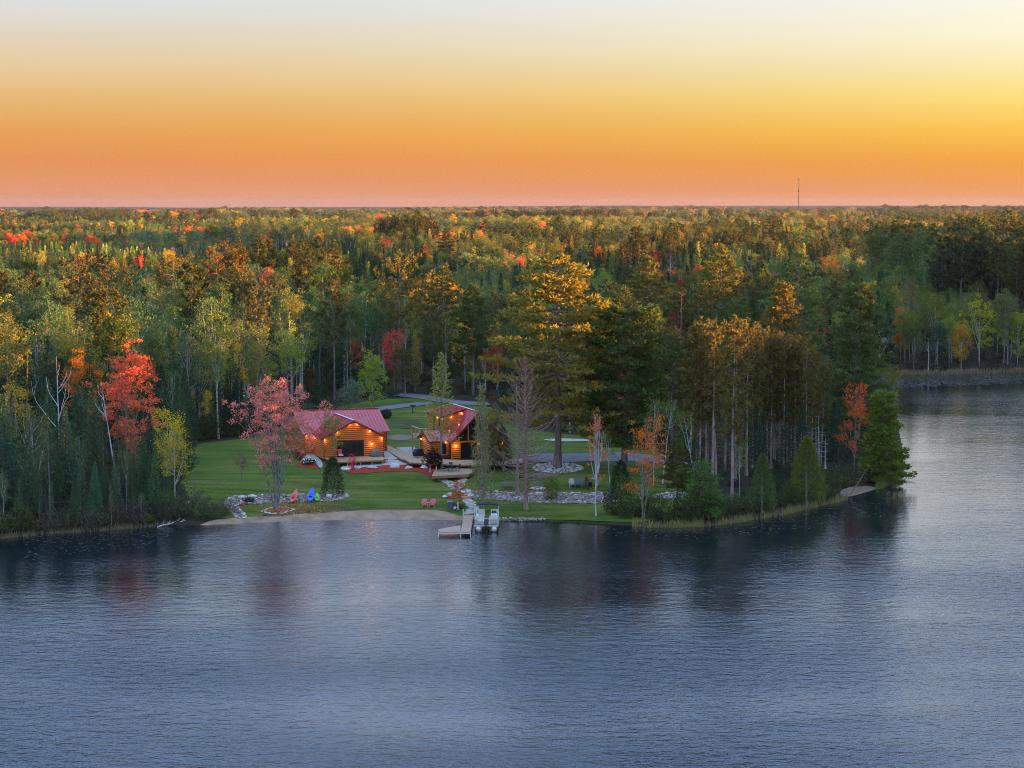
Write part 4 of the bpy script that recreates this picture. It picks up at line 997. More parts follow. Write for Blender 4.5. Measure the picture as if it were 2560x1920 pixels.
def scatter(name, pts, idx, scl, rot, tint, label, cat):
    n = len(pts)
    me = bpy.data.meshes.new(name); me.vertices.add(n); me.vertices.foreach_set('co', np.asarray(pts, np.float32).ravel())
    a = me.attributes.new('proto', 'INT', 'POINT'); a.data.foreach_set('value', np.asarray(idx, np.int32))
    a = me.attributes.new('scl', 'FLOAT_VECTOR', 'POINT'); a.data.foreach_set('vector', np.asarray(scl, np.float32).ravel())
    a = me.attributes.new('rot', 'FLOAT_VECTOR', 'POINT'); a.data.foreach_set('vector', np.asarray(rot, np.float32).ravel())
    a = me.attributes.new('tint', 'FLOAT_COLOR', 'POINT'); a.data.foreach_set('color', np.column_stack([tint, np.ones(n)]).astype(np.float32).ravel())
    ng = bpy.data.node_groups.new(name, 'GeometryNodeTree')
    ng.interface.new_socket('Geometry', in_out='INPUT', socket_type='NodeSocketGeometry'); ng.interface.new_socket('Geometry', in_out='OUTPUT', socket_type='NodeSocketGeometry')
    nn = ng.nodes.new; gi = nn('NodeGroupInput'); go = nn('NodeGroupOutput')
    ci = nn('GeometryNodeCollectionInfo'); ci.inputs['Collection'].default_value = proto_col; ci.inputs['Separate Children'].default_value = True; ci.inputs['Reset Children'].default_value = True
    ip = nn('GeometryNodeInstanceOnPoints'); ip.inputs['Pick Instance'].default_value = True
    def na(nm, ty):
        x = nn('GeometryNodeInputNamedAttribute'); x.data_type = ty; x.inputs['Name'].default_value = nm; return x.outputs['Attribute']
    er = nn('FunctionNodeEulerToRotation')
    L = ng.links.new
    L(gi.outputs[0], ip.inputs['Points']); L(ci.outputs[0], ip.inputs['Instance']); L(na('proto', 'INT'), ip.inputs['Instance Index'])
    L(na('rot', 'FLOAT_VECTOR'), er.inputs[0]); L(er.outputs[0], ip.inputs['Rotation']); L(na('scl', 'FLOAT_VECTOR'), ip.inputs['Scale']); L(ip.outputs[0], go.inputs[0])
    o = link(name, me); md = o.modifiers.new('scatter', 'NODES'); md.node_group = ng
    return tag(o, label, cat, kind='stuff')

PT, IX, SC, RT, TN = [], [], [], [], []
gs = np.random.default_rng(77); NS = 520
st_y = np.log(430 * np.exp(gs.random(NS) * 3.2)); st_x = gs.uniform(-.34, .34, NS)
STANDS = [([('spruce', 8), ('tamarack', .6), ('aspen', .5)], 1.0, (.85, .95, .9)), ([('aspen', 7), ('birch', 1.2), ('maple', .7), ('spruce', .5)], 1.05, (1, 1, 1)), ([('aspen', 4), ('spruce', 2.6), ('tamarack', 1.1), ('birch', 1), ('maple', .8), ('red_pine', .5), ('white_pine', .35)], 1.0, (1, 1, 1)),
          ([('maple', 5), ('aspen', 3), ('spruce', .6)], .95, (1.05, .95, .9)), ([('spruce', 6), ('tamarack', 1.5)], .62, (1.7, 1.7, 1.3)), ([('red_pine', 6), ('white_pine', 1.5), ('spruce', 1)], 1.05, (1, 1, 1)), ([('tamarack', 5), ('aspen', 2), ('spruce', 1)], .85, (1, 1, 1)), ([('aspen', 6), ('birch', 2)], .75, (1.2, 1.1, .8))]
st_k = gs.choice(len(STANDS), NS, p=[.2, .2, .22, .09, .11, .07, .05, .06]); st_h = gs.uniform(.72, 1.2, NS); st_t = gs.uniform(.6, 1.4, NS)
def stand_of(x, y, u):
    i = int(np.argmin(((x / y - st_x) * 1.6) ** 2 + (math.log(y) - st_y) ** 2))
    k = st_k[i]
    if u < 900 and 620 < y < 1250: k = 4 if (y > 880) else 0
    if u > 2120 and y < 700: k = 1 if k in (3, 6) else k; return ([('aspen', 6), ('spruce', 2), ('birch', .6)], 1.0, (.85, .95, .9)), st_h[i] * .93, 1.0
    return STANDS[k], st_h[i], st_t[i]
def far_band(d0, d1, sp, seed, big=1.0, az=16.6, xr=None, hs=1.0, only=None):
    X, Y, g = fill(d0, d1, sp, seed, az, xr); Z = ground_z(X, Y)
    for x, y, z in zip(X, Y, Z):
        u = 1280 + FPX * x / max(y, 1)
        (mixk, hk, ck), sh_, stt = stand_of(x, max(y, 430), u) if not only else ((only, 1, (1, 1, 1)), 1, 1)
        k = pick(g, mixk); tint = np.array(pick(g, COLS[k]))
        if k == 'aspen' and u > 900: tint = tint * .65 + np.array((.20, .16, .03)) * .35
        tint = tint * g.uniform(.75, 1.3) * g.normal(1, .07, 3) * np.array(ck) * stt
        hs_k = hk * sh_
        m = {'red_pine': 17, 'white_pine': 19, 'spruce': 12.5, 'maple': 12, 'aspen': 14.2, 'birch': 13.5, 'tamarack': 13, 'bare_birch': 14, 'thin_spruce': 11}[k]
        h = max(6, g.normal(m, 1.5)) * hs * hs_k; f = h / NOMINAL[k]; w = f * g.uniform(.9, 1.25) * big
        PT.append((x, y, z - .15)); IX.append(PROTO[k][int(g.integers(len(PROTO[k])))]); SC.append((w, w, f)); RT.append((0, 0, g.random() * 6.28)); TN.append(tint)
far_band(NEAR_END, 640, 6.0, 21)
far_band(640, 1250, 7.5, 22)
far_band(1250, 2400, 11, 23, 1.2)
far_band(2400, 5200, 24, 24, 1.9)
far_band(5200, 10500, 52, 25, 3.6, hs=1.1)
# unseen woods added on the right, grown tall to shade the lower trees
far_band(-40, 470, 7.0, 26, 1.0, xr=(186, 330), hs=1.45, only=[('spruce', 3), ('aspen', 3), ('red_pine', 3), ('white_pine', 2)])
far_band(430, 720, 7.0, 28, 1.0, xr=(124, 330), hs=1.4, only=[('spruce', 3), ('aspen', 3), ('red_pine', 3), ('white_pine', 2)])
# woods going on outside the frame on the left
far_band(215, 460, 8.0, 27, 1.0, xr=(-190, -74), only=[('spruce', 3), ('aspen', 3), ('red_pine', 1), ('maple', .5)])
for q in spill:
    f = q['h'] / NOMINAL[q['k']]; PT.append((q['p'][0], q['p'][1], q['p'][2] - .1)); IX.append(PROTO[q['k']][q['m']]); SC.append((f * q['w'], f * q['w'], f)); RT.append((0, 0, q['rz'])); TN.append(q['tint'])
scatter('far_forest', PT, IX, SC, RT, np.array(TN), 'autumn forest stretching to the horizon', 'forest')

# low growth under the near trees
PT, IX, SC, RT, TN = [], [], [], [], []
X, Y, g = fill(222, 470, 3.4, 31, 16)
S = inland(X, Y); Z = ground_z(X, Y)
for x, y, z, s in zip(X, Y, Z, S):
    if s < 2.5 or g.random() < .35: continue
    k = 'shrub' if g.random() < .6 else 'bare_shrub'; f = g.uniform(.5, 1.15)
    PT.append((x, y, z - .1)); IX.append(PROTO[k][int(g.integers(len(PROTO[k])))]); SC.append((f, f, f)); RT.append((0, 0, g.random() * 6.28)); TN.append(np.array(pick(g, [((.05, .07, .028), 5), ((.07, .075, .03), 3), ((.10, .06, .03), 1), ((.18, .10, .03), .5)])) * g.uniform(.7, 1.2))
scatter('undergrowth', PT, IX, SC, RT, np.array(TN), 'low brush on the forest floor', 'undergrowth')
# ------------------------------------------------------------------ the two log houses
simple('log_wood', (.56, .17, .022), .45, .22, 1.5, .2, sc=(.3, 3, 3))
simple('log_backing', (.06, .02, .006), .7, .2, 3)
simple('trim_wood', (.46, .19, .05), .5, .2, 2)
simple('deck_wood', (.42, .29, .17), .75, .2, 2.5, .2)
simple('rail_wood', (.52, .33, .15), .7, .15, 3)
simple('deck_brown', (.30, .15, .06), .7, .2, 3)
simple('fascia_red', (.20, .035, .035), .4, .1, 3)
simple('dark_frame', (.025, .022, .026), .35, .15, 4)
simple('ridge_metal', (.62, .50, .52), .35, .05, 3)
simple('black_cover', (.012, .012, .016), .6, .3, 3, .5)
simple('green_cover', (.14, .19, .17), .6, .3, 3, .5)
simple('curtain', (.55, .50, .42), .9, .1, 4)
def mat_roof():
    b = NB('red_metal_roof'); v = b.coords('Object', (1, 1, 1)); n = b.noise(v, .6, 4)
    b.bsdf(b.ramp(n, [(.3, (.46, .040, .050)), (.7, (.58, .060, .072))]), .11, bump=b.noise(v, 3, 2), bstr=.04, IOR=1.6); M['roof'] = b.m
    b = NB('window_glass'); b.bsdf((.012, .014, .016), .06, IOR=1.5); M['glass'] = b.m
mat_roof()
emit('lamp_glow', (1.0, .50, .10), 2.6)

LOG_R = .13
def log_mesh():
    mb = MB(); n = 10
    mb.tube([(0, 0, 0), (1, 0, 0)], 1.0, n); return mb.mesh('log', M['log_wood'], True)
LOGM = log_mesh()
def log_wall(root, a, b, z0, top, openings=(), ext=.16, rows=None, plain='wall'):
    """a log wall from a to b (local xy); top(s) is the height of its upper edge at s along it; openings = (s0, s1, z0, z1)"""
    a = Vector((*a, 0)); b = Vector((*b, 0)); L = (b - a).length; d = (b - a) / L; nrm = Vector((-d.y, d.x, 0))
    # backing sheet, cut around the openings into one outline each strip
    cuts = sorted({0.0, L, *[o[0] for o in openings], *[o[1] for o in openings], *([L / 2] if top(L / 2) > top(0) + .05 else [])})
    mb = MB()
    for s0, s1 in zip(cuts[:-1], cuts[1:]):
        m_ = (s0 + s1) / 2; hs = [(o[2], o[3]) for o in openings if o[0] <= m_ <= o[1]]
        spans = []; z = z0
        for q0, q1 in sorted(hs): spans.append((z, z, q0, q0)); z = q1
        spans.append((z, z, top(s0), top(s1)))
        for zl0, zl1, zh0, zh1 in spans:
            if max(zh0 - zl0, zh1 - zl1) < .02: continue
            p = [a + d * s0 + Vector((0, 0, zl0)), a + d * s1 + Vector((0, 0, zl1)), a + d * s1 + Vector((0, 0, zh1)), a + d * s0 + Vector((0, 0, zh0))]
            mb.slab(p, nrm * .08)
    wall = mb.build(plain, M['log_backing'], root)
    z = z0 + LOG_R; st = LOG_R * 1.95; ang = math.atan2(d.y, d.x)
    zmax = max(top(i * L / 20) for i in range(21))
    while z < zmax:
        ss = [i * L / 120 for i in range(121)]; ok = [s for s in ss if top(s) >= z + LOG_R * .5]
        if not ok: break
        s0, s1 = min(ok), max(ok); full0, full1 = s0 < .02, s1 > L - .02
        segs = [(s0 - (ext if full0 else 0), s1 + (ext if full1 else 0))]
        for o in openings:
            if o[2] - LOG_R * .4 < z < o[3] + LOG_R * .4:
                new = []
                for q0, q1 in segs:
                    if o[1] <= q0 or o[0] >= q1: new.append((q0, q1)); continue
                    if o[0] > q0: new.append((q0, o[0]))
                    if o[1] < q1: new.append((o[1], q1))
                segs = new
        for q0, q1 in segs:
            if q1 - q0 < .12: continue
            l = link('log', LOGM, wall); p = a + d * q0; l.location = (p.x, p.y, z); l.rotation_euler = (0, 0, ang); l.scale = (q1 - q0, LOG_R * .92, LOG_R)
        z += st
    return wall

def clip(poly, a, b, c):
    """keep a*x + b*y <= c"""
    out = []
    for i in range(len(poly)):
        p, q = poly[i], poly[(i + 1) % len(poly)]; fp = a * p[0] + b * p[1] - c; fq = a * q[0] + b * q[1] - c
        if fp <= 0: out.append(p)
        if fp * fq < 0: t = fp / (fp - fq); out.append((p[0] + (q[0] - p[0]) * t, p[1] + (q[1] - p[1]) * t))
    return out

def roof_slope(root, O, A, B, poly, pw=.46, th=.09, name='roof'):
    """standing-seam roof plane: O + a*A + b*B, poly in (a, b); each metal panel is a piece of its own"""
    O, A, B = Vector(O), Vector(A).normalized(), Vector(B).normalized(); nrm = A.cross(B).normalized()
    if nrm.z < 0: nrm = -nrm
    W = lambda p: O + A * p[0] + B * p[1]
    base = MB().slab([W(p) - nrm * th for p in poly], nrm * (th - .012)).build(name, M['fascia_red'], root)
    a0 = min(p[0] for p in poly); a1 = max(p[0] for p in poly); n = max(1, round((a1 - a0) / pw)); w = (a1 - a0) / n
    for i in range(n):
        q = clip(clip(poly, -1, 0, -(a0 + i * w + .004)), 1, 0, a0 + (i + 1) * w - .004)
        if len(q) < 3: continue
        mb = MB().slab([W(p) for p in q], nrm * .012)
        rr = clip(q, 1, 0, a0 + i * w + .045)
        if len(rr) >= 3: mb.slab([W(p) + nrm * .012 for p in rr], nrm * .05)
        mb.build('roof_panel', M['roof'], base)
    return base

def lamp(root, p, power=14, r=.07, name='wall_light'):
    mb = MB().lathe([(.02, -.10), (r, -.06), (r, .05), (.03, .09)], 10, p)
    o = mb.build(name, M['lamp_glow'], root, True)
    MB().lathe([(.03, .09), (r * 1.25, .10), (.02, .15)], 10, p).build('lamp_cap', M['dark_frame'], o)
    ld = bpy.data.lights.new('lamp', 'POINT'); ld.energy = power * .27; ld.color = (1.0, .40, .07); ld.shadow_soft_size = .16
    lo = bpy.data.objects.new('bulb', ld); col.objects.link(lo); lo.parent = o; lo.location = p
    lo.location = Vector(p) + Vector((0, -.16, -.05))
    return o

def glazing(root, x0, x1, z0, z1, y, panes=2, name='glass_door', fr=.09):
    """a framed opening in a wall facing -y at local y"""
    mb = MB(); mb.box(x0, x1, y - .05, y + .05, z0, z0 + fr).box(x0, x1, y - .05, y + .05, z1 - fr, z1)
    w = (x1 - x0) / panes
    for i in range(panes + 1): mb.box(x0 + i * w - (fr / 2 if 0 < i < panes else (0 if i == 0 else fr)), x0 + i * w + (fr / 2 if 0 < i < panes else (fr if i == 0 else 0)), y - .047, y + .047, z0 + fr, z1 - fr)
    o = mb.build(name, M['dark_frame'], root)
    for i in range(panes):
        MB().box(x0 + i * w + fr * .45, x0 + (i + 1) * w - fr * .45, y - .012, y + .012, z0 + fr * .9, z1 - fr * .9).build('pane', M['glass'], o)
    return o

TH = R(19)
# ---- cabin: origin at the front left eave corner of the gabled wing, x along the front, y back into the house
C1 = ray_point(803, 1098, 5.7); G1 = 3.05
cabin = empty('log_cabin', (C1[0], C1[1], G1), TH)
tag(cabin, 'low log cabin with red metal roof and gabled front wing', 'house')
EZ = 5.7 - G1; RZ = 7.95 - G1; MEZ = 5.8 - G1; MRZ = 8.35 - G1
WX0, WX1, WY = .42, 8.26, .45                       # wing walls
MX0, MX1, MY0, MY1 = -.8, 10.15, 5.7, 16.2           # main block walls
slope_w = (RZ - EZ) / 4.34
gtop = lambda s: EZ - .10 + slope_w * (.42 + min(s, WX1 - WX0 - s))
sl = 3.06; door0, door1 = 2.15, 5.75
log_wall(cabin, (WX0, WY), (WX1, WY), 0, gtop, [(door0 - WX0, door1 - WX0, .18, 2.16)])
glazing(cabin, door0, (door0 + door1) / 2 - .02, .18, 2.16, WY, 1, 'glass_door'); glazing(cabin, (door0 + door1) / 2 + .02, door1, .18, 2.16, WY, 2, 'glass_door')
log_wall(cabin, (WX0, MY0), (WX0, WY), 0, lambda s: EZ + .12)
log_wall(cabin, (WX1, WY), (WX1, MY0), 0, lambda s: EZ + .12)
log_wall(cabin, (MX0, MY0), (WX0 - .1, MY0), 0, lambda s: MEZ + .1)
log_wall(cabin, (WX1 + .1, MY0), (MX1, MY0), 0, lambda s: MEZ + .1)
ms = (MRZ - MEZ) / 5.7
mg = lambda s: MEZ + ms * (.5 + min(s, MY1 - MY0 - s)) - .1
log_wall(cabin, (MX1, MY0), (MX1, MY1), 0, mg)
log_wall(cabin, (MX0, MY1), (MX0, MY0), 0, mg)
log_wall(cabin, (MX1, MY1), (MX0, MY1), 0, lambda s: MEZ + .1)
for (x, y) in ((WX0, WY), (WX1, WY), (MX0, MY0), (MX1, MY0)):
    MB().box(x - .11, x + .11, y - .11, y + .11, 0, EZ).build('corner_post', M['trim_wood'], cabin)
# roofs (a along the eave, b up the slope)
mlen = math.hypot(5.7, MRZ - MEZ); RX0, RX1 = -1.25, 10.6; RY = 5.2 + 5.7
ym = lambda b: 5.2 + b * 5.7 / mlen
# main front slope with the notch of the wing valley: wing ridge meets main roof where heights agree
bv = (RZ - MEZ) / (MRZ - MEZ) * mlen
roof_slope(cabin, (0, 5.2, MEZ), (1, 0, 0), (0, 5.7, MRZ - MEZ), [(RX0, 0), (0, 0), (4.34, bv), (8.68, 0), (RX1, 0), (RX1, mlen), (RX0, mlen)])
roof_slope(cabin, (0, RY + 5.7, MEZ), (1, 0, 0), (0, -5.7, MRZ - MEZ), [(RX0, 0), (RX1, 0), (RX1, mlen), (RX0, mlen)])
wl = math.hypot(4.34, RZ - EZ); yv = 5.2 + (RZ - MEZ) / ms
roof_slope(cabin, (0, 0, EZ), (0, 1, 0), (4.34, 0, RZ - EZ), [(0, 0), (5.2, 0), (yv, wl), (0, wl)])
roof_slope(cabin, (8.68, 0, EZ), (0, 1, 0), (-4.34, 0, RZ - EZ), [(0, 0), (5.2, 0), (yv, wl), (0, wl)])
MB().bar((4.34, -.04, RZ + .05), (4.34, yv - .1, RZ + .05), .34, .05).build('ridge_cap', M['ridge_metal'], cabin)
MB().bar((RX0 - .02, RY, MRZ + .05), (RX1 + .02, RY, MRZ + .05), .30, .05).build('ridge_cap', M['roof'], cabin)
for s_ in (-1, 1):
    MB().bar((4.34, -.03, RZ - .12), (4.34 + s_ * 4.36, -.03, EZ - .12), .05, .2).build('barge_board', M['fascia_red'], cabin)
MB().bar((RX1, 5.15, MEZ - .12), (RX1, RY, MRZ - .12), .05, .2).build('barge_board', M['fascia_red'], cabin)
for x, z in ((3.85, RZ - .48), (4.85, RZ - .48), (2.25, EZ + slope_w * 2.25 - .33), (6.5, EZ + slope_w * 2.18 - .33), (.5, EZ - .2), (8.1, EZ - .2)): lamp(cabin, (x, WY - .22, z), 11, .05, 'eave_light')
lamp(cabin, (6.75, WY - .2, 1.78), 22)
for x in (-.65, .15): lamp(cabin, (x, MY0 - .25, MEZ - .3), 10, .05, 'eave_light')
lamp(cabin, (9.1, MY0 - .25, MEZ - .3), 7, .05, 'eave_light')
# blinds behind the glass show as a pale band
MB().box(door0 + 1.95, door1 - .12, WY + .013, WY + .02, 1.98, 2.05).build('blind', M['curtain'], cabin)

# ---- lodge: origin at the left eave tip of its lake-side gable
C2 = ray_point(1128.5, 1105, 5.3); G2 = 3.05
lodge = empty('log_lodge', (C2[0], C2[1], G2), TH)
tag(lodge, 'two-storey log lodge with steep red roof, dormer and balcony', 'house')
e2 = 5.3 - G2; r2 = 9.05 - G2; HW = 3.75; back = 12.4; FY = .55
wtop = lambda s: e2 - .15 + min(s + .35, 7.05 - s + .35)
log_wall(lodge, (.25, FY), (7.3, FY), 0, lambda s: min(e2 + .05, wtop(s)), [(1.15, 3.4, .06, 2.05), (4.0, 6.2, .06, 2.05)])
glazing(lodge, 1.4, 3.65, .06, 2.05, FY, 2, 'glass_door'); glazing(lodge, 4.25, 6.45, .06, 2.05, FY, 2, 'glass_door')
# glazed gable above: posts and panes between wall top and rafters
mb = MB()
for x in (1.15, 2.45, 3.75, 5.05, 6.35): mb.box(x - .08, x + .08, FY - .07, FY + .07, e2 + .06, e2 + min(x, 7.5 - x) - .26)
mb.bar((.55, FY, e2 + .25), (3.75, FY, r2 - .30), .14, .14).bar((6.95, FY, e2 + .25), (3.75, FY, r2 - .30), .14, .14)
gf = mb.build('gable_frame', M['trim_wood'], lodge)
for x0, x1 in ((.75, 1.07), (1.23, 2.37), (2.53, 3.67), (3.83, 4.97), (5.13, 6.27), (6.43, 6.75)):
    zt0 = e2 + min(x0, 7.5 - x0) - .30; zt1 = e2 + min(x1, 7.5 - x1) - .30
    MB().slab([(x0, FY, e2 + .08), (x1, FY, e2 + .08), (x1, FY, max(zt1, e2 + .12)), (x0, FY, max(zt0, e2 + .12))], (0, .02, 0)).build('pane', M['glass'], gf)
MB().slab([(1.3, FY + .12, e2 + .1), (2.3, FY + .12, e2 + .1), (2.3, FY + .12, e2 + 1.7), (1.3, FY + .12, e2 + .8)], (0, .02, 0)).build('curtain', M['curtain'], lodge)
log_wall(lodge, (7.3, FY), (7.3, back - .4), 0, lambda s: e2 + .05)
log_wall(lodge, (7.3, back - .4), (.25, back - .4), 0, wtop)
log_wall(lodge, (.25, back - .4), (.25, 6.9), 0, lambda s: e2 + .05)
for x in (.25, 7.3): MB().box(x - .13, x + .13, FY - .13, FY + .13, 0, e2).build('corner_post', M['trim_wood'], lodge)
rl = HW * math.sqrt(2)
DY0, DY1 = 5.4, back                                   # dormer
dq = .45 * math.sqrt(2)
roof_slope(lodge, (0, 0, e2), (0, 1, 0), (1, 0, 1), [(0, 0), (back, 0), (back, dq), (DY0, dq), (DY0, rl), (0, rl)])
roof_slope(lodge, (7.5, 0, e2), (0, 1, 0), (-1, 0, 1), [(0, 0), (back, 0), (back, rl), (0, rl)])
MB().bar((3.75, -.04, r2 + .05), (3.75, back + .02, r2 + .05), .32, .05).build('ridge_cap', M['ridge_metal'], lodge)
for s_ in (-1, 1): MB().bar((3.75, -.03, r2 - .13), (3.75 + s_ * 3.76, -.03, e2 - .13), .05, .2).build('barge_board', M['fascia_red'], lodge)
dz = 8.05 - G2
dl = math.hypot(3.6, r2 - dz)
roof_slope(lodge, (.15, DY0 - .4, dz), (0, 1, 0), (3.6, 0, r2 - dz), [(0, 0), (back - DY0 + .4, 0), (back - DY0 + .4, dl), (0, dl)], name='dormer_roof')
log_wall(lodge, (.62, DY0), (3.7, DY0), e2 + .3, lambda s: dz + (r2 - dz) / 3.6 * (s + .45) - .12, plain='dormer_wall')
log_wall(lodge, (.62, back - .3), (.62, DY0), e2 + .3, lambda s: dz + .03, [(2.2, 3.1, e2 + .35, e2 + 2.3), (4.6, 6.2, e2 + 1.0, e2 + 2.2)], plain='dormer_wall')
MB().box(.60, .68, 9.05, 9.9, e2 + .36, e2 + 2.28).build('balcony_door', M['dark_frame'], lodge)
wn = MB().box(.59, .67, 5.95, 7.45, e2 + 1.02, e2 + 2.18).build('window', M['dark_frame'], lodge)
MB().box(.575, .59, 6.03, 6.67, e2 + 1.1, e2 + 2.1).build('pane', M['glass'], wn); MB().box(.575, .59, 6.73, 7.37, e2 + 1.1, e2 + 2.1).build('pane', M['glass'], wn)
# low wing on the left, gable facing left
lx0, ly0, ly1, lr = -2.6, 1.35, 6.75, 6.42 - G2
lrun = (ly1 - ly0) / 2; lym = (ly0 + ly1) / 2; lsl = math.hypot(lrun, lr - e2)
roof_slope(lodge, (lx0, ly0, e2), (1, 0, 0), (0, lrun, lr - e2), [(0, 0), (2.75, 0), (3.65, lsl), (0, lsl)], name='wing_roof')
roof_slope(lodge, (lx0, ly1, e2), (1, 0, 0), (0, -lrun, lr - e2), [(0, 0), (2.75, 0), (3.65, lsl), (0, lsl)], name='wing_roof')
log_wall(lodge, (lx0 + .4, ly0 + .35), (.1, ly0 + .35), 0, lambda s: e2 + .08, [(1.15, 2.0, .65, 1.95)], plain='wing_wall')
wn = MB().box(lx0 + 1.53, lx0 + 2.42, ly0 + .27, ly0 + .36, .63, 1.97).build('window', M['dark_frame'], lodge)
MB().box(lx0 + 1.60, lx0 + 1.94, ly0 + .25, ly0 + .27, .72, 1.88).build('pane', M['glass'], wn); MB().box(lx0 + 2.01, lx0 + 2.35, ly0 + .25, ly0 + .27, .72, 1.88).build('pane', M['glass'], wn)
log_wall(lodge, (lx0 + .4, 5.2), (lx0 + .4, ly0 + .35), 0, lambda s: min(e2 + .05 + (lr - e2) / lrun * (5.2 - s - ly0), lr - .12 - abs(5.2 - s - lym) * (lr - e2) / lrun), plain='wing_wall')
log_wall(lodge, (.1, 5.2), (lx0 + .4, 5.2), 0, lambda s: e2 + .3, plain='wing_wall')
for y in (ly0 + .35, 5.2): MB().box(lx0 + .28, lx0 + .52, y - .12, y + .12, 0, e2).build('corner_post', M['trim_wood'], lodge)
MB().box(lx0 + .3, lx0 + .5, ly1 - .35, ly1 - .15, 0, e2 - .1).build('porch_post', M['deck_brown'], lodge)
for s_ in (-1, 1): MB().bar((lx0 - .03, lym, lr - .12), (lx0 - .03, lym + s_ * lrun, e2 - .12), .05, .2).build('barge_board', M['fascia_red'], lodge)
# balcony
bz = 5.35 - G2
MB().box(-2.2, .6, 7.0, 10.8, bz - .15, bz).build('balcony_floor', M['deck_wood'], lodge)
for x, y in ((-2.15, 7.05), (-2.15, 8.9), (-2.15, 10.7), (-.8, 7.05), (.5, 7.05)):
    MB().box(x - .07, x + .07, y - .07, y + .07, bz, bz + 1.0).build('railing_post', M['rail_wood'], lodge)
for x, y in ((-2.1, 7.1), (-2.1, 10.7)): MB().box(x - .08, x + .08, y - .08, y + .08, 0, bz - .15).build('balcony_post', M['rail_wood'], lodge)
MB().box(-2.26, -2.04, 6.95, 10.8, bz + 1.0, bz + 1.05).build('handrail', M['rail_wood'], lodge); MB().box(-2.04, .6, 6.95, 7.17, bz + 1.0, bz + 1.05).build('handrail', M['rail_wood'], lodge)
for i in range(5):
    z = bz + .18 + i * .17
    MB().bar((-2.15, 7.1, z), (-2.15, 10.7, z), .03).build('rail_cable', M['dark_frame'], lodge); MB().bar((-2.1, 7.05, z), (.5, 7.05, z), .03).build('rail_cable', M['dark_frame'], lodge)
lamp(lodge, (.72, FY - .2, 1.72), 24); lamp(lodge, (3.85, FY - .2, 1.80), 16); lamp(lodge, (7.05, FY - .22, 1.85), 22)
for p in ((.5, 5.9, dz - .35), (.5, 7.9, dz - .35)): lamp(lodge, p, 10, .06)
lamp(lodge, (3.0, DY0 - .2, r2 - .62), 9, .05, 'eave_light'); lamp(lodge, (1.6, DY0 - .2, dz - .05), 6, .05, 'eave_light')
for p in ((lx0 + .1, lym - .6, lr - .5), (lx0 + .1, ly0 + 3.9, e2 - .05), (-.3, ly0 + .12, e2 - .2)): lamp(lodge, p, 5, .04, 'eave_light')
for p in ((4.35, FY - .25, r2 - 1.0), (5.0, FY - .25, r2 - 1.65)): lamp(lodge, p, 8, .05, 'eave_light')
MB().box(-1.0, -.15, ly0 - .25, ly0 + .2, 0, .42).build('storage_bench', M['fascia_red'], lodge)

# ---- decks and boardwalk
def decking(name, label, outline, z, th=.16, ang=TH, bw=.14, posts=(), rim=True):
    """boards joined over an outline (world xy), a rim and posts down to the ground"""
    cx = sum(p[0] for p in outline) / len(outline); cy_ = sum(p[1] for p in outline) / len(outline)
    root = empty(name, (cx, cy_, z)); tag(root, label, 'deck')
    c, s = math.cos(ang), math.sin(ang)
    loc = [((x - cx) * c + (y - cy_) * s, -(x - cx) * s + (y - cy_) * c) for x, y in outline]
    w = lambda p: (p[0] * c - p[1] * s, p[0] * s + p[1] * c)
    mb = MB(); v = min(p[1] for p in loc)
    while v < max(p[1] for p in loc):
        q = clip(clip(loc, 0, -1, -(v + .006)), 0, 1, v + bw - .006)
        if len(q) >= 3: mb.prism([w(p) for p in q], -.035, 0)
        v += bw
    tag(mb.build('deck_boards', M['deck_wood'], root), kind='stuff')
    n = len(loc)
    for i in range(n):
        a, b = w(loc[i]), w(loc[(i + 1) % n])
        MB().bar((a[0], a[1], -.04 - th / 2), (b[0], b[1], -.04 - th / 2), .05, th).build('rim_board', M['deck_brown'], root)
    for x, y in posts:
        zz = float(ground_z(x, y)) - .15
        MB().box(x - cx - .07, x - cx + .07, y - cy_ - .07, y - cy_ + .07, zz - z, -.04).build('deck_post', M['rail_wood'], root)
    return root
def loc1(x, y): c, s = math.cos(TH), math.sin(TH); return (C1[0] + x * c - y * s, C1[1] + x * s + y * c)
def loc2(x, y): c, s = math.cos(TH), math.sin(TH); return (C2[0] + x * c - y * s, C2[1] + x * s + y * c)
D1Z = 3.24
decking('front_deck', 'low timber deck with red chair in front of the cabin doors', [loc1(.5, -4.3), loc1(7.2, -4.3), loc1(7.2, -3.3), loc1(7.9, -3.3), loc1(7.9, .3), loc1(.5, .3)], D1Z, posts=[loc1(x, -4.1) for x in (.8, 2.4, 4.1, 5.6, 7.0)])
walk = [tuple(ray_point(u, v, 3.2)[:2]) for u, v in [(968, 1125.5), (1002, 1146), (1014, 1149), (1024, 1156), (1152, 1162), (1268, 1161), (1306, 1156), (1306, 1147), (1200, 1149), (1154, 1149.5), (1078, 1147), (1060, 1143), (998, 1125), (969, 1113)]]
decking('boardwalk_deck', 'long timber boardwalk joining the cabin to the lodge front', walk, 3.2, posts=[tuple(ray_point(u, v, 3.0)[:2]) for u, v in ((1030, 1155), (1080, 1158), (1130, 1160), (1200, 1161), (1262, 1160), (1300, 1155))])
plat = [tuple(ray_point(u, v, 2.72)[:2]) for u, v in [(1086, 1175), (1150, 1168), (1190, 1172), (1182, 1180), (1172, 1185), (1080, 1190)]]
decking('patio_deck', 'lower timber patio platform with dark table before the lodge', plat, 2.72, .3, ang=R(-6))
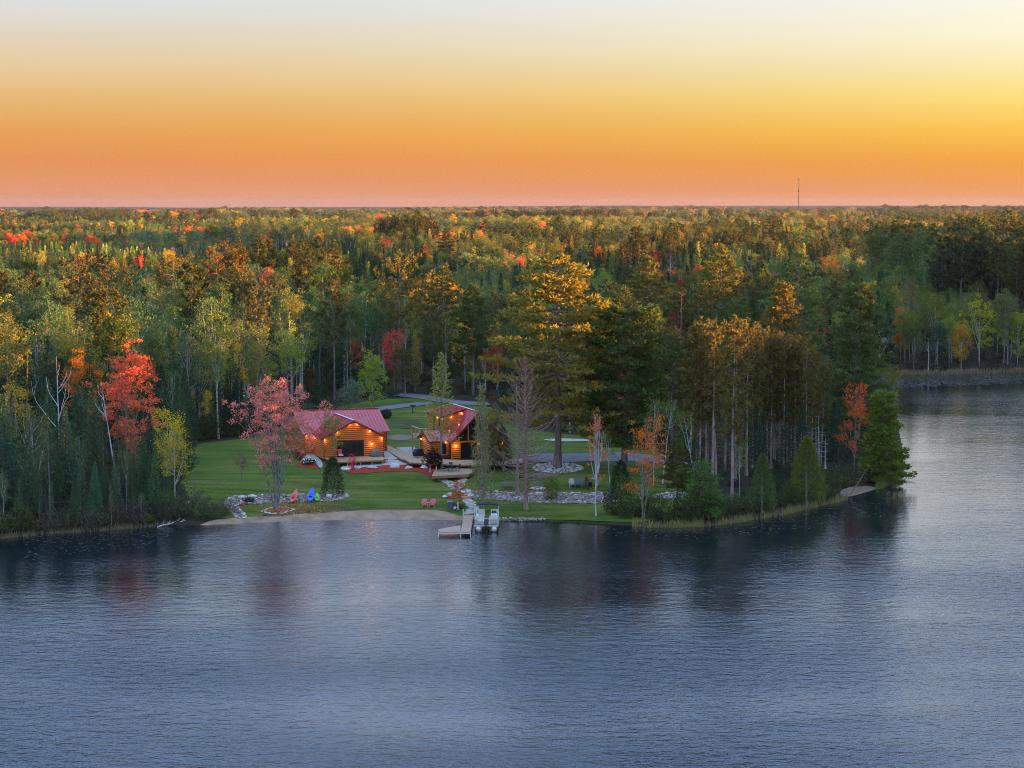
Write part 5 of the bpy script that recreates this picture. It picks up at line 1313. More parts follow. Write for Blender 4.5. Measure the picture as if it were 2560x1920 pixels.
# ------------------------------------------------------------------ stones
def stone_mesh(seed, mat, flat=.7):
    g = np.random.default_rng(seed); bm = bmesh.new(); bmesh.ops.create_icosphere(bm, subdivisions=2, radius=.5)
    for v in bm.verts:
        c = np.array(v.co); k = 1 + .16 * math.sin(c[0] * 7 + seed) * math.cos(c[1] * 6 + seed * 2) + .12 * math.sin(c[2] * 9 - seed) + g.normal(0, .05)
        v.co = Vector((c[0] * k, c[1] * k, c[2] * k * flat))
    me = bpy.data.meshes.new('stone'); bm.to_mesh(me); bm.free(); me.materials.append(mat); return me
def mat_stone():
    b = NB('field_stone'); rnd = b.n('ShaderNodeAttribute', attribute_type='GEOMETRY', attribute_name='lv')
    c = b.ramp(rnd.outputs['Fac'], [(0, (.08, .07, .075)), (.25, (.20, .15, .14)), (.5, (.36, .24, .20)), (.75, (.50, .40, .34)), (1, (.80, .74, .66))])
    n = b.noise(b.coords('Object'), 5, 4); b.bsdf(b.mix(.3, c, b.ramp(n, [(.3, (.08, .07, .07)), (.7, (.5, .46, .43))])), .85, bump=n, bstr=.4); M['field_stone'] = b.m
mat_stone()
simple('white_stone', (.62, .59, .55), .8, .35, 2.0, .5)
simple('tan_stone', (.50, .40, .33), .8, .35, 2.0, .5)
ICO = None
def stone_bank(name, label, poly, n, size, seed, lift=.05, edge=True, white=0.0):
    """many fist to head sized stones that cannot be picked apart: one object"""
    g = np.random.default_rng(seed); A = np.array(poly); P = []
    while len(P) < n:
        x = g.uniform(A[:, 0].min(), A[:, 0].max(), 4000); y = g.uniform(A[:, 1].min(), A[:, 1].max(), 4000); k = in_poly(x, y, A); P += list(zip(x[k], y[k]))
    P = np.array(P[:n])
    if edge:
        E_ = np.vstack([A, A[:1]]); seg = np.hypot(*np.diff(E_, axis=0).T); cs = np.concatenate([[0], np.cumsum(seg)]); t = np.arange(0, cs[-1], size * 1.0)
        P = np.vstack([P, np.column_stack([np.interp(t, cs, E_[:, 0]), np.interp(t, cs, E_[:, 1])]) + g.normal(0, .05, (len(t), 2))])
    Z = ground_z(P[:, 0], P[:, 1])
    base = []; 
    for s in range(5):
        m = stone_mesh(seed * 7 + s, None if False else M['field_stone']); v = np.empty(len(m.vertices) * 3, np.float32); m.vertices.foreach_get('co', v); f = np.empty(len(m.loops), np.int32); m.loops.foreach_get('vertex_index', f); base.append((v.reshape(-1, 3), f.reshape(-1, 3))); bpy.data.meshes.remove(m)
    VV, TT, LV = [], [], []; off = 0
    for i, (p, z) in enumerate(zip(P, Z)):
        v, f = base[i % 5]; sz = size * g.uniform(.55, 1.25) * (1.25 if edge and i >= n else 1); a = g.random() * 6.28; c, s = math.cos(a), math.sin(a)
        q = v * sz * np.array([1, g.uniform(.7, 1), g.uniform(.7, 1.1)]); q = np.column_stack([q[:, 0] * c - q[:, 1] * s + p[0], q[:, 0] * s + q[:, 1] * c + p[1], q[:, 2] + z + lift + sz * .15])
        VV.append(q); TT.append(f + off); off += len(v); LV.append(np.full(len(v), min(1, g.beta(1.6, 2.0) + white * g.random() + (.25 if edge and i >= n else 0))))
    me = fast_mesh(name, np.vstack(VV), tris=np.vstack(TT), mats=[M['field_stone']], attr={'lv': np.concatenate(LV)})
    return tag(link(name, me), label, 'rocks', kind='stuff')
left_bank = photo_poly([(566, 1252), (585, 1243), (640, 1241), (700, 1240), (760, 1238), (820, 1237), (858, 1240), (862, 1248), (830, 1253), (760, 1256), (660, 1259), (636, 1262), (606, 1258), (590, 1266), (606, 1284), (614, 1297), (596, 1299), (580, 1284), (562, 1266)])
stone_bank('stone_bank', 'bank of mixed field stones behind the kayaks', left_bank, 1100, .32, 3)
right_bank = photo_poly([(1180, 1231), (1240, 1231), (1300, 1236), (1350, 1236), (1420, 1235), (1500, 1234), (1528, 1234), (1540, 1256), (1500, 1259), (1400, 1259), (1300, 1256), (1240, 1251), (1190, 1248), (1176, 1241)])
stone_bank('stone_bank', 'long bank of mixed field stones right of the steps', right_bank, 1600, .32, 5)
stone_bank('stone_bank', 'short strip of stones under the trees right of the bank', photo_poly([(1635, 1240), (1700, 1232), (1720, 1238), (1690, 1246), (1640, 1248)]), 130, .32, 8)
stone_bank('shore_stones', 'dark stones along the waterline right of the boat', photo_poly([(1248, 1297), (1300, 1297), (1360, 1298), (1362, 1303), (1300, 1304), (1250, 1303)]), 180, .22, 9)
pring = site(1394, 1171)
stone_bank('stone_ring', 'ring of white stones round the huge pine', [(pring[0] + 3.1 * math.cos(a), pring[1] + 3.4 * math.sin(a) - .2) for a in np.linspace(0, 6.28, 30)[:-1]], 520, .30, 11, white=.8)
stone_bank('stone_ring', 'pale stones edging the mulch under the coral red maple', [tuple(p) for p in photo_poly([(654, 1281), (672, 1272), (712, 1270), (736, 1276), (712, 1285), (680, 1287)])], 36, .22, 12, white=.6)
for i, (u, v, w, d_, h, mt, lb) in enumerate([(987, 1170, 1.35, 1.1, .85, 'white_stone', 'big grey-white boulder in the red mulch below the boardwalk corner'), (1022, 1172, 1.3, .8, .55, 'white_stone', 'flat white boulder in the red mulch, second right of the deck'), (1061, 1173, 1.15, 1.0, .8, 'white_stone', 'angular white boulder beside the dark red saplings'),
                                            (932, 1173, 1.4, .9, .7, 'tan_stone', 'pinkish tan boulder in the mulch below the deck'), (865, 1178, 1.2, .9, .7, 'white_stone', 'white boulder at the left end of the mulch bed'), (894, 1175, 1.0, .8, .6, 'tan_stone', 'tan boulder beside the small red plant'),
                                            (1124, 1240, .8, .6, .6, 'tan_stone', 'tan boulder left of the steps'), (1172, 1232, 1.0, .7, .6, 'white_stone', 'grey boulder at the top right of the steps'), (1178, 1241, 1.0, .8, .6, 'white_stone', 'white boulder right of the steps'), (1112, 1245, .8, .6, .6, 'white_stone', 'pale boulder at the left end of the steps bed'), (1157, 1233, .7, .6, .5, 'white_stone', 'white boulder at the top left of the steps'),
                                            (822, 1246, .75, .6, .8, 'white_stone', 'pale boulder left of the columnar cedar'), (850, 1236, .7, .6, .9, 'tan_stone', 'upright brown boulder behind the columnar cedar'), (866, 1244, .8, .6, .7, 'tan_stone', 'tan boulder at the right end of the left bank'), (630, 1244, 1.0, .7, .6, 'white_stone', 'big white boulder on the left bank'), (604, 1246, .9, .7, .6, 'white_stone', 'white boulder near the left end of the left bank'), (466, 1262, .9, .8, .8, 'tan_stone', 'rounded grey boulder among the left shore trunks'),
                                            (2105, 1207, .9, .6, .6, 'tan_stone', 'left boulder on the small beach of the point'), (2128, 1208, 1.0, .6, .5, 'tan_stone', 'right boulder on the small beach of the point')]):
    p = site(u, v); o = link('boulder', stone_mesh(40 + i, M[mt], .8)); o.location = (p[0], p[1], p[2] + h * .28); o.scale = (w, d_, h); o.rotation_euler = (0, 0, i * .9)
    tag(o, lb, 'boulder', 'garden boulders')
drape('point_beach', M['dirt'], smooth_poly(photo_poly([(2096, 1236), (2112, 1222), (2150, 1216), (2196, 1222), (2206, 1217), (2180, 1228), (2140, 1240), (2110, 1246)]), 1), .09, .6)

# flagstone path and steps
def path_stones(center, n, w, seed, root):
    g = np.random.default_rng(seed); C = np.array(center); s = np.concatenate([[0], np.cumsum(np.hypot(*np.diff(C, axis=0).T))])
    for i in range(n):
        t = s[-1] * (i + .5) / n; x = np.interp(t, s, C[:, 0]) + g.normal(0, .10) + (.28 if i % 2 else -.28) * w; y = np.interp(t, s, C[:, 1]) + g.normal(0, .08)
        k = 7; a = np.sort(g.random(k)) * .4 + np.arange(k) * 2 * np.pi / k; r_ = g.uniform(.34, .50, k) * w
        z = float(ground_z(x, y)); MB().prism([(x + math.cos(q) * e, y + math.sin(q) * e * 1.15) for q, e in zip(a, r_)], z + .02, z + .11).build('flagstone', M['flagstone'], root)
pr = tag(empty('flagstone_path'), 'winding pale flagstone path from the patio deck to the dock', 'path')
path_stones(photo_poly([(1172, 1287), (1184, 1276), (1183, 1266), (1172, 1255), (1164, 1250)]), 22, .95, 1, pr)
path_stones(photo_poly([(1152, 1228), (1150, 1216), (1154, 1202), (1158, 1192)]), 20, .85, 2, pr)
path_stones(photo_poly([(1134, 1222), (1126, 1211), (1112, 1203), (1100, 1195), (1118, 1192), (1150, 1190)]), 30, .85, 3, pr)
st = tag(empty('timber_steps', tuple(site(1158, 1243))), 'timber garden steps up through the mulch bed', 'steps')
for i in range(4):
    p = site(1160 - i * 1.5, 1248.5 - i * 4.2); q = p - np.array(st.location); MB().box(q[0] - .85, q[0] + .85, q[1] - .2, q[1] + .35, q[2] - .25, q[2] + .16).build('step', M['deck_wood'], st)

# ------------------------------------------------------------------ dock
simple('dock_panel', (.46, .29, .19), .8, .14, 3.0, .15)
simple('white_metal', (.74, .73, .70), .4, .06, 4)
DZ = .55
sh_l, sh_r = ray_point(1161, 1288, DZ), ray_point(1184, 1288, DZ); en_l, en_r = ray_point(1151, 1330, DZ), ray_point(1176, 1330, DZ); lo_, li = ray_point(1096, 1330, DZ), ray_point(1097, 1322.5, DZ); ji = ray_point(1152, 1313, DZ)
dock = tag(empty('boat_dock', (float(en_l[0]), float(en_l[1]), 0)), 'L-shaped tan dock with white posts beside the pontoon boat', 'dock')
def dl(p): return (float(p[0] - en_l[0]), float(p[1] - en_l[1]))
mid = lambda a, b, t: a + (b - a) * t
for k in range(4):
    q = [mid(sh_l, en_l, k / 4), mid(sh_r, en_r, k / 4), mid(sh_r, en_r, (k + 1) / 4 - .004), mid(sh_l, en_l, (k + 1) / 4 - .004)]
    MB().prism([dl(p) for p in q], DZ - .07, DZ).build('dock_panel', M['dock_panel'], dock)
MB().prism([dl(p) for p in (ji - np.array([.02, 0, 0]), li, lo_, en_l - np.array([.02, 0, 0]))], DZ - .07, DZ).build('dock_panel', M['dock_panel'], dock)
for a, b in ((sh_l, en_l), (sh_r, en_r), (lo_, en_r), (li, lo_)):
    MB().bar((*dl(a), DZ - .15), (*dl(b), DZ - .15), .06, .13).build('dock_frame', M['white_metal'] if a is lo_ else M['deck_brown'], dock)
for p, h in ((ray_point(1158, 1297, DZ), 1.1), (ray_point(1186.5, 1297, DZ), 1.1), (en_r, .0), (lo_, .0), (en_l, .0), (li, 0), (mid(sh_r, en_r, .5), .05)):
    x, y = dl(p); MB().tube([(x, y, -1.2), (x, y, DZ + h)], .05, 8).build('dock_post', M['white_metal'], dock)

# ------------------------------------------------------------------ pontoon boat (bow to the shore)
simple('boat_white', (.72, .71, .66), .35, .06, 2)
simple('boat_vinyl', (.66, .62, .52), .5, .08, 3)
simple('alloy', (.62, .60, .57), .28, .08, 3, Metallic=.7)
simple('navy_canvas', (.012, .018, .03), .8, .2, 4)
simple('motor_black', (.02, .022, .028), .3, .2, 4)
simple('boat_floor', (.16, .15, .14), .9, .1, 6)
bp = ray_point(1215.5, 1324, .3)
boat = tag(empty('pontoon_boat', (float(bp[0]), float(bp[1]), .0), R(-1)), 'white pontoon boat with dark folded canopy moored at the dock', 'boat')
BL = 6.6
for s in (-.84, .84):
    pts = [(s, 0, .28), (s, .05, .28), (s, 5.4, .28), (s, 6.0, .36), (s, 6.5, .52)]; MB().tube(pts, [.22, .31, .31, .24, .04], 14).build('pontoon', M['alloy'], boat, True)
MB().box(-1.27, 1.27, .35, BL - .1, .62, .70).build('deck', M['boat_floor'], boat)
MB().box(-1.30, 1.30, .30, .36, .58, .72).box(-1.30, -1.26, .36, BL - .1, .58, .72).box(1.26, 1.30, .36, BL - .1, .58, .72).build('deck_trim', M['boat_white'], boat)
def fence(x0, y0, x1, y1, panel=None):
    mb = MB(); n = max(2, int(math.hypot(x1 - x0, y1 - y0) / .75) + 1)
    for z in (.78, .94, 1.10, 1.26): mb.bar((x0, y0, z), (x1, y1, z), .035)
    mb.bar((x0, y0, 1.40), (x1, y1, 1.40), .06)
    for i in range(n):
        t = i / (n - 1); mb.bar((x0 + (x1 - x0) * t, y0 + (y1 - y0) * t, .7), (x0 + (x1 - x0) * t, y0 + (y1 - y0) * t, 1.40), .045)
    o = mb.build('rail_fence', M['boat_white'], boat)
    if panel: MB().bar((x0 * .985, y0 + .01, 1.05), (x1 * .985, y1 - .01, 1.05), .012, .5).build('fence_panel', M[panel], o)
fence(-1.22, .9, -1.22, BL - .25, 'boat_white'); fence(1.22, .9, 1.22, BL - .25, 'boat_white'); fence(-1.22, BL - .22, -.35, BL - .22, 'boat_white'); fence(.35, BL - .22, 1.22, BL - .22, 'boat_white'); fence(-1.22, .88, -.45, .88); fence(.35, .88, 1.22, .88); fence(-.42, .93, .32, .93)
def seat(x0, x1, y0, y1, back):
    s = MB().box(x0, x1, y0, y1, .70, 1.08).build('seat', M['boat_vinyl'], boat)
    b = {'L': (x0, x0 + .18, y0, y1), 'R': (x1 - .18, x1, y0, y1), 'F': (x0, x1, y1 - .18, y1), 'B': (x0, x1, y0, y0 + .18)}[back]
    MB().box(b[0], b[1], b[2], b[3], 1.081, 1.62).build('backrest', M['boat_vinyl'], s)
seat(-1.12, -.35, 3.6, 6.2, 'F'); seat(.35, 1.12, 3.6, 6.2, 'F'); seat(-1.12, -.30, 1.1, 3.0, 'L'); seat(.30, 1.12, 1.1, 1.75, 'B')
cn = MB().add([(.42, 2.55, .7), (1.12, 2.55, .7), (1.12, 3.2, .7), (.42, 3.2, .7), (.46, 2.72, 1.5), (1.1, 2.72, 1.5), (1.1, 3.15, 1.62), (.46, 3.15, 1.62)], [(3, 2, 1, 0), (4, 5, 6, 7), (0, 1, 5, 4), (1, 2, 6, 5), (2, 3, 7, 6), (3, 0, 4, 7)]).build('console', M['boat_white'], boat)
MB().tube([(.78 + .19 * math.cos(a), 2.62 + .03 * math.sin(a), 1.42 + .19 * math.sin(a)) for a in np.linspace(0, 6.28, 17)], .018, 6, False).build('steering_wheel', M['motor_black'], cn)
MB().slab([(.48, 3.12, 1.62), (1.08, 3.12, 1.62), (1.02, 3.22, 1.92), (.54, 3.22, 1.92)], (0, .015, 0)).build('windscreen', M['glass'], cn)
hs_ = MB().box(.55, 1.0, 1.95, 2.38, .98, 1.10).box(.55, 1.0, 1.93, 2.03, 1.10, 1.55).box(.70, .85, 2.1, 2.25, .7, .98).build('helm_seat', M['boat_vinyl'], boat)
arc = [(x, 0, 2.28 + .17 * (1 - (x / 1.24) ** 2)) for x in np.linspace(-1.24, 1.24, 13)]
mb = MB()
for i in range(12):
    a, b = arc[i], arc[i + 1]
    mb.slab([(a[0], 4.2, a[2]), (b[0], 4.2, b[2]), (b[0], 5.25, b[2] + .02), (a[0], 5.25, a[2] + .02)], (0, 0, .10))
mb.build('canopy', M['navy_canvas'], boat)
for s in (-1.22, 1.22):
    MB().bar((s, 4.0, 1.4), (s * 1.01, 4.3, 2.3), .035).build('canopy_pole', M['alloy'], boat); MB().bar((s, 4.2, 1.4), (s * 1.01, 5.15, 2.3), .035).build('canopy_pole', M['alloy'], boat)
mo = MB().add([(-.24, -.36, .90), (.24, -.36, .90), (.22, .24, .90), (-.22, .24, .90), (-.18, -.28, 1.50), (.18, -.28, 1.50), (.15, .14, 1.46), (-.15, .14, 1.46)], [(3, 2, 1, 0), (4, 5, 6, 7), (0, 1, 5, 4), (1, 2, 6, 5), (2, 3, 7, 6), (3, 0, 4, 7)]).build('outboard_motor', M['motor_black'], boat)
MB().box(-.07, .07, -.20, .05, -.4, .899).box(-.20, .20, -.22, .12, -.05, -.02).build('motor_leg', M['motor_black'], mo)
MB().box(-.35, .35, .02, .34, .45, .62).build('motor_mount', M['motor_black'], boat)
for s in (-.62, .62): MB().tube([(s - .2, .2, -.1), (s - .2, .2, .75), (s + .12, .2, .75), (s + .12, .2, -.1)], .022, 6).build('boarding_ladder' if s > 0 else 'grab_rail', M['white_metal'], boat)

# ------------------------------------------------------------------ kayaks on the left bank
def kayak(u, v, L, W, c, lb, tilt, rz, wide=1.0):
    nm = 'kayak_' + lb.split()[0]; simple(nm, c, .35, .08, 3)
    simple(nm + '_dark', tuple(x * .6 for x in c), .5, .1, 3)
    p = site(u, v + 9); root = empty('kayak', (p[0], p[1] + L / 2 * math.cos(tilt), p[2] + L / 2 * math.sin(tilt) + .12), 0); root.rotation_euler = (tilt, 0, rz); tag(root, lb, 'kayak', 'kayaks on the rock bank')
    n = 13; mb = MB(); V, Fc = [], []
    for i in range(n):
        t = -1 + 2 * i / (n - 1); w = W / 2 * max(.03, (1 - abs(t) ** 2.2)) ** .85; d = .26 * (1 - .45 * abs(t) ** 3); y = t * L / 2; lift_ = .16 * abs(t) ** 3
        for a in np.linspace(0, 2 * np.pi, 12, endpoint=False):
            cx, sz = math.cos(a), math.sin(a); V.append((w * np.sign(cx) * abs(cx) ** .7, y, lift_ + (.09 if sz > 0 else d * .62) * sz))
    for i in range(n - 1):
        for k in range(12): a = i * 12 + k; b = i * 12 + (k + 1) % 12; Fc.append((a, a + 12, b + 12, b))
    Fc += [tuple(range(12)), tuple(range((n - 1) * 12 + 11, (n - 1) * 12 - 1, -1))]
    mb.add(V, Fc).build('hull', M[nm], root, True)
    ring = [(W * .30 * math.cos(a) * (1 if abs(math.sin(a)) < .9 else .9), L * .20 * math.sin(a) - .05, .10) for a in np.linspace(0, 6.28, 21)]
    MB().tube(ring, .03, 6, False).build('cockpit_rim', M[nm], root)
    MB().prism([(x * .93, y * .93) for x, y, _ in ring[:-1]], .085, .104).build('cockpit', M[nm + '_dark'], root)
    MB().box(-W * .2, W * .2, -L * .14, -L * .10, .105, .24).build('seat_back', M[nm + '_dark'], root)
kayak(732, 1252, 2.75, .80, (.85, .13, .08), 'coral red kayak leaning on the left rock bank', R(26), R(-10))
kayak(775, 1250, 2.85, .82, (.02, .16, .72), 'bright blue kayak leaning on the rock bank between red and green ones', R(26), R(-3))
kayak(791, 1248, 1.75, .62, (.22, .62, .10), 'small lime green kayak next to the blue one', R(24), R(4))

# ------------------------------------------------------------------ chairs, tables and small things
simple('chair_pink', (.72, .16, .18), .5, .08, 4)
simple('chair_grey', (.10, .105, .14), .6, .12, 4)
simple('chair_pale', (.42, .40, .37), .6, .12, 4)
simple('picnic_grey', (.16, .15, .18), .75, .2, 5)
simple('bin_grey', (.10, .10, .16), .6, .1, 3)
simple('bin_lid', (.25, .25, .36), .6, .1, 3)
simple('bucket_white', (.72, .70, .66), .5, .05, 3)
simple('iron', (.02, .02, .022), .5, .2, 4)
simple('red_cushion', (.62, .07, .04), .7, .12, 4)
simple('stake_white', (.80, .79, .76), .5, .04, 3)
def adirondack(p, rz, mt, lb, grp, sc=1.0):
    r_ = tag(empty('adirondack_chair', tuple(float(c) for c in p), rz), lb, 'chair', grp); r_.scale = (sc,) * 3; m = M[mt]
    for i in range(5): y0 = -.32 + i * .13; MB().bar((-.27, y0, .36 - i * .025), (.27, y0, .36 - i * .025), .11, .025).build('seat_slat', m, r_)
    for i in range(5):
        x = -.22 + i * .11; h = .98 - abs(i - 2) * .05; MB().bar((x, .18, .25), (x * 1.15, .18 + .30, h), .10, .022).build('back_slat', m, r_)
    for s in (-1, 1):
        MB().box(s * .33 - .07, s * .33 + .07, -.42, .33, .54, .565).build('armrest', m, r_)
        MB().bar((s * .30, -.36, 0), (s * .30, -.36, .54), .09, .03).build('leg', m, r_); MB().bar((s * .29, -.36, .34), (s * .29, .52, .02), .03, .12).build('leg', m, r_)
    return r_
adirondack(site(1062, 1268), R(6), 'chair_pink', 'left pink adirondack chair facing the beach', 'pink chairs by the beach')
adirondack(site(1081, 1268), R(-10), 'chair_pink', 'right pink adirondack chair facing the beach', 'pink chairs by the beach')
adirondack(site(1430, 1218), R(8), 'chair_pale', 'pale adirondack chair at the left of the fire pit seats', 'seats right of the fire pit', 1.1)
adirondack(site(1446, 1219), R(-4), 'chair_grey', 'slate blue adirondack chair beside the pale one', 'seats right of the fire pit', 1.2)
def table_set(p, lb):
    t = tag(empty('patio_table', tuple(float(c) for c in p)), lb, 'table'); MB().lathe([(.6, .70), (.62, .72), (.62, .74)], 20).build('tabletop', M['iron'], t)
    for a in (.8, 2.4, 3.9, 5.5): MB().bar((.5 * math.cos(a), .5 * math.sin(a), 0), (.42 * math.cos(a), .42 * math.sin(a), .70), .04).build('leg', M['iron'], t)
    return t
def metal_chair(p, rz, lb, grp, mt='iron'):
    c = tag(empty('metal_chair', tuple(float(q) for q in p), rz), lb, 'chair', grp); m = M[mt]
    MB().box(-.24, .24, -.24, .24, .42, .45).build('seat', m, c); MB().add([(-.23, .22, .46), (.23, .22, .46), (.22, .34, .92), (-.22, .34, .92), (-.23, .25, .46), (.23, .25, .46), (.22, .37, .92), (-.22, .37, .92)], [(0, 1, 2, 3), (7, 6, 5, 4), (0, 4, 5, 1), (1, 5, 6, 2), (2, 6, 7, 3), (3, 7, 4, 0)]).build('backrest', m, c)
    for x in (-.21, .21):
        for y in (-.21, .21): MB().bar((x, y, 0), (x, y, .42), .03).build('leg', m, c)
        MB().bar((x * 1.15, -.22, .64), (x * 1.15, .26, .64), .04, .03).build('armrest', m, c)
tp = ray_point(1126, 1177, 2.72)
table_set(tp, 'round dark patio table on the lower platform')
for a, lb in ((R(200), 'dark metal chair left of the patio table'), (R(340), 'dark metal chair right of the patio table'), (R(90), 'dark metal chair behind the patio table'), (R(270), 'dark metal chair in front of the patio table')):
    metal_chair((tp[0] + .95 * math.cos(a), tp[1] + .95 * math.sin(a), 2.72), a - R(90), lb, 'chairs round the patio table')
fp = site(1470, 1219); table_set(fp, 'dark round table among the seats right of the fire pit')
for a, lb in ((R(10), 'dark chair right of the lawn table'), (R(95), 'dark chair behind the lawn table'), (R(280), 'dark chair in front of the lawn table')): metal_chair((fp[0] + 1.0 * math.cos(a), fp[1] + 1.0 * math.sin(a), float(ground_z(fp[0] + math.cos(a), fp[1] + math.sin(a))) + .04), a - R(90), lb, 'seats right of the fire pit')
pp = site(1270, 1222); pt = tag(empty('picnic_table', tuple(float(c) for c in pp), R(4)), 'grey slatted picnic table on the lawn left of the dead spruce', 'table')
for i in range(5): MB().box(-.8, .8, -.37 + i * .15, -.24 + i * .15, .73, .77).build('table_plank', M['picnic_grey'], pt)
for s in (-1, 1):
    for i in range(2): MB().box(-.8, .8, s * .72 - .14 + i * .15, s * .72 - .01 + i * .15, .42, .46).build('bench_plank', M['picnic_grey'], pt)
    MB().box(s * .6 - .03, s * .6 + .03, -.85, .85, .36, .42).build('cross_beam', M['picnic_grey'], pt)
    for q in (-1, 1): MB().bar((s * .6, q * .68, 0), (s * .6, q * .25, .73), .06, .09).build('leg', M['picnic_grey'], pt)
fr = site(1346, 1224); fpit = tag(empty('fire_pit', tuple(float(c) for c in fr)), 'ring of pale stones round the lawn fire pit', 'fire pit')
for i in range(11):
    a = i * 2 * math.pi / 11; o = link('ring_stone', stone_mesh(80 + i, M['white_stone' if i % 3 else 'tan_stone']), fpit); o.location = (.75 * math.cos(a), .75 * math.sin(a), .14); o.scale = (.48, .40, .42); o.rotation_euler = (0, 0, a)
MB().lathe([(.55, .02), (.5, .10), (.1, .12)], 14).build('ash_bed', M['iron'], fpit)
bn = site(1126, 1272); bin_ = tag(empty('storage_bin', tuple(float(c) for c in bn), R(3)), 'dark grey storage bin on the grass above the dock', 'bin')
MB().box(-.33, .33, -.28, .28, 0, .80).build('body', M['bin_grey'], bin_); MB().box(-.36, .36, -.31, .31, .80, .90).build('lid', M['bin_lid'], bin_)
bk = site(1136, 1275.5); bu = tag(empty('bucket', tuple(float(c) for c in bk)), 'white tipped bucket beside the storage bin', 'bucket'); bu.rotation_euler = (R(38), R(20), 0); bu.location.z += .12
MB().lathe([(.13, 0), (.17, .34), (.15, .34), (.11, .05)], 14).build('pail', M['bucket_white'], bu, True); MB().tube([(.17 * math.cos(a), 0, .34 + .12 * math.sin(a)) for a in np.linspace(0, math.pi, 9)], .01, 5).build('handle', M['iron'], bu)
def grill(p, rz, mt, lb, w=1.5, h=1.15, legs=True):
    g_ = tag(empty('covered_grill', tuple(float(c) for c in p), rz), lb, 'grill'); bm = bmesh.new(); bmesh.ops.create_cube(bm, size=1); bmesh.ops.subdivide_edges(bm, edges=bm.edges, cuts=4, use_grid_fill=True)
    for v in bm.verts:
        x, y, z = v.co; k = 1 + .10 * math.sin(x * 9 + z * 5) * (z < .3); top = z > .3; v.co = Vector((x * w * (.80 if top else 1) * k, y * .65 * (.75 if top else 1) * k, (z + .5) * h * (1 - .10 * abs(x) * top) + (.16 if legs else .02)))
    me = bpy.data.meshes.new('cover'); bm.to_mesh(me); bm.free(); me.materials.append(M[mt]); me.polygons.foreach_set('use_smooth', [True] * len(me.polygons)); link('cover', me, g_)
    for x in (-.38, .38):
        for y in (-.2, .2): MB().tube([(x * w, y, 0), (x * w, y, .3)], .03, 6).build('leg', M['alloy'], g_)
    return g_
q = loc1(7.15, -.35); grill((q[0], q[1], D1Z), TH, 'green_cover', 'grill under a green cover on the cabin deck', 1.45, .85, False)
q = ray_point(1046.5, 1143, 3.2); grill((q[0], q[1], 3.2), TH + R(20), 'black_cover', 'grill under a black cover left of the lodge', 1.35, .95)
q = loc1(2.35, -.75); rc = tag(empty('patio_chair', (q[0], q[1], D1Z), TH), 'red cushioned chair on the cabin deck', 'chair')
MB().box(-.30, .30, -.30, .28, .34, .46).build('seat_cushion', M['bucket_white'], rc); MB().add([(-.28, .22, .46), (.28, .22, .46), (.27, .40, 1.12), (-.27, .40, 1.12), (-.28, .34, .46), (.28, .34, .46), (.27, .52, 1.12), (-.27, .52, 1.12)], [(0, 1, 2, 3), (7, 6, 5, 4), (0, 4, 5, 1), (1, 5, 6, 2), (2, 6, 7, 3), (3, 7, 4, 0)]).build('back_cushion', M['red_cushion'], rc)
for s in (-1, 1):
    MB().tube([(s * .33, -.32, 0), (s * .33, -.32, .62), (s * .33, .34, .62), (s * .33, .40, 0)], .022, 6).build('side_frame', M['iron'], rc)
q = ray_point(1262, 1143, 3.2); dcx = table_set((q[0], q[1], 3.2), 'dark table on the deck at the right end of the lodge'); metal_chair((q[0] + .8, q[1] - .3, 3.2), R(200), 'pale metal chair at the right end of the lodge deck', 'lodge deck chairs', 'chair_pale')

# planted saplings with white stem guards, flower bushes, small red plant
def guarded(u, v, vt, seed, lb, tint):
    p = site(u, v); h = height_for(p, vt); r_ = stand('plum_sapling', broadleaf(seed, H=h, cb=.42, Rm=.85, limbs=10, ncl=55, nl=18, ls=.15, cr=.3, r=.04), p, 0, (1, 1, 1), tint)
    MB().tube([(0, 0, 0), (0, 0, h * .40)], .075, 8).build('stem_guard', M['stake_white'], r_); tag(r_, lb, 'tree')
guarded(1075.5, 1183, 1128, 91, 'dark red plum sapling with white stem guard, the larger', (.035, .010, .012)); guarded(1091, 1185, 1136, 92, 'dark red plum sapling with white stem guard, the smaller right one', (.035, .010, .012))
p = site(1145, 1276); gd = MB().tube([(0, 0, 0), (0, 0, .95)], .06, 8).build('stem_guard', M['stake_white']); gd.location = p; tag(gd, 'white stem guard round the rust orange sapling', 'stem guard')
def bush(nm, u, v, H, Rm, tint, lb, seed, n=700, ls=.12, z=None):
    p = site(u, v) if z is None else ray_point(u, v, z); o = stand(nm, shrub(seed, H=H, Rm=Rm, n=n, ls=ls), p, 0, (1, 1, 1), tint, foliage_name='foliage', wood_name='stems'); return tag(o, lb, 'shrub')
bush('red_shrub', 881, 1176, 2.1, .55, (.62, .05, .07), 'small bright red shrub in front of the cabin deck', 93, 260, .14)
fb = bush('flower_bush', 772, 1163, .9, 1.0, (.05, .08, .03), 'dark green bush dotted with white flowers left of the cabin', 94, 900)
g9 = np.random.default_rng(5); d9 = unit(g9.normal(size=(60, 3))); d9[:, 2] = abs(d9[:, 2]); mb = MB()
for d in d9: mb.lathe([(.02, -.04), (.075, 0), (.02, .05)], 5, tuple(d * np.array([1.0, 1.0, .55]) + np.array([0, 0, .42])))
mb.build('blossoms', M['stake_white'], fb)
bush('red_shrub', 750, 1150, 1.1, .8, (.22, .03, .035), 'dark red shrub in the mulch left of the cabin', 95, 600)
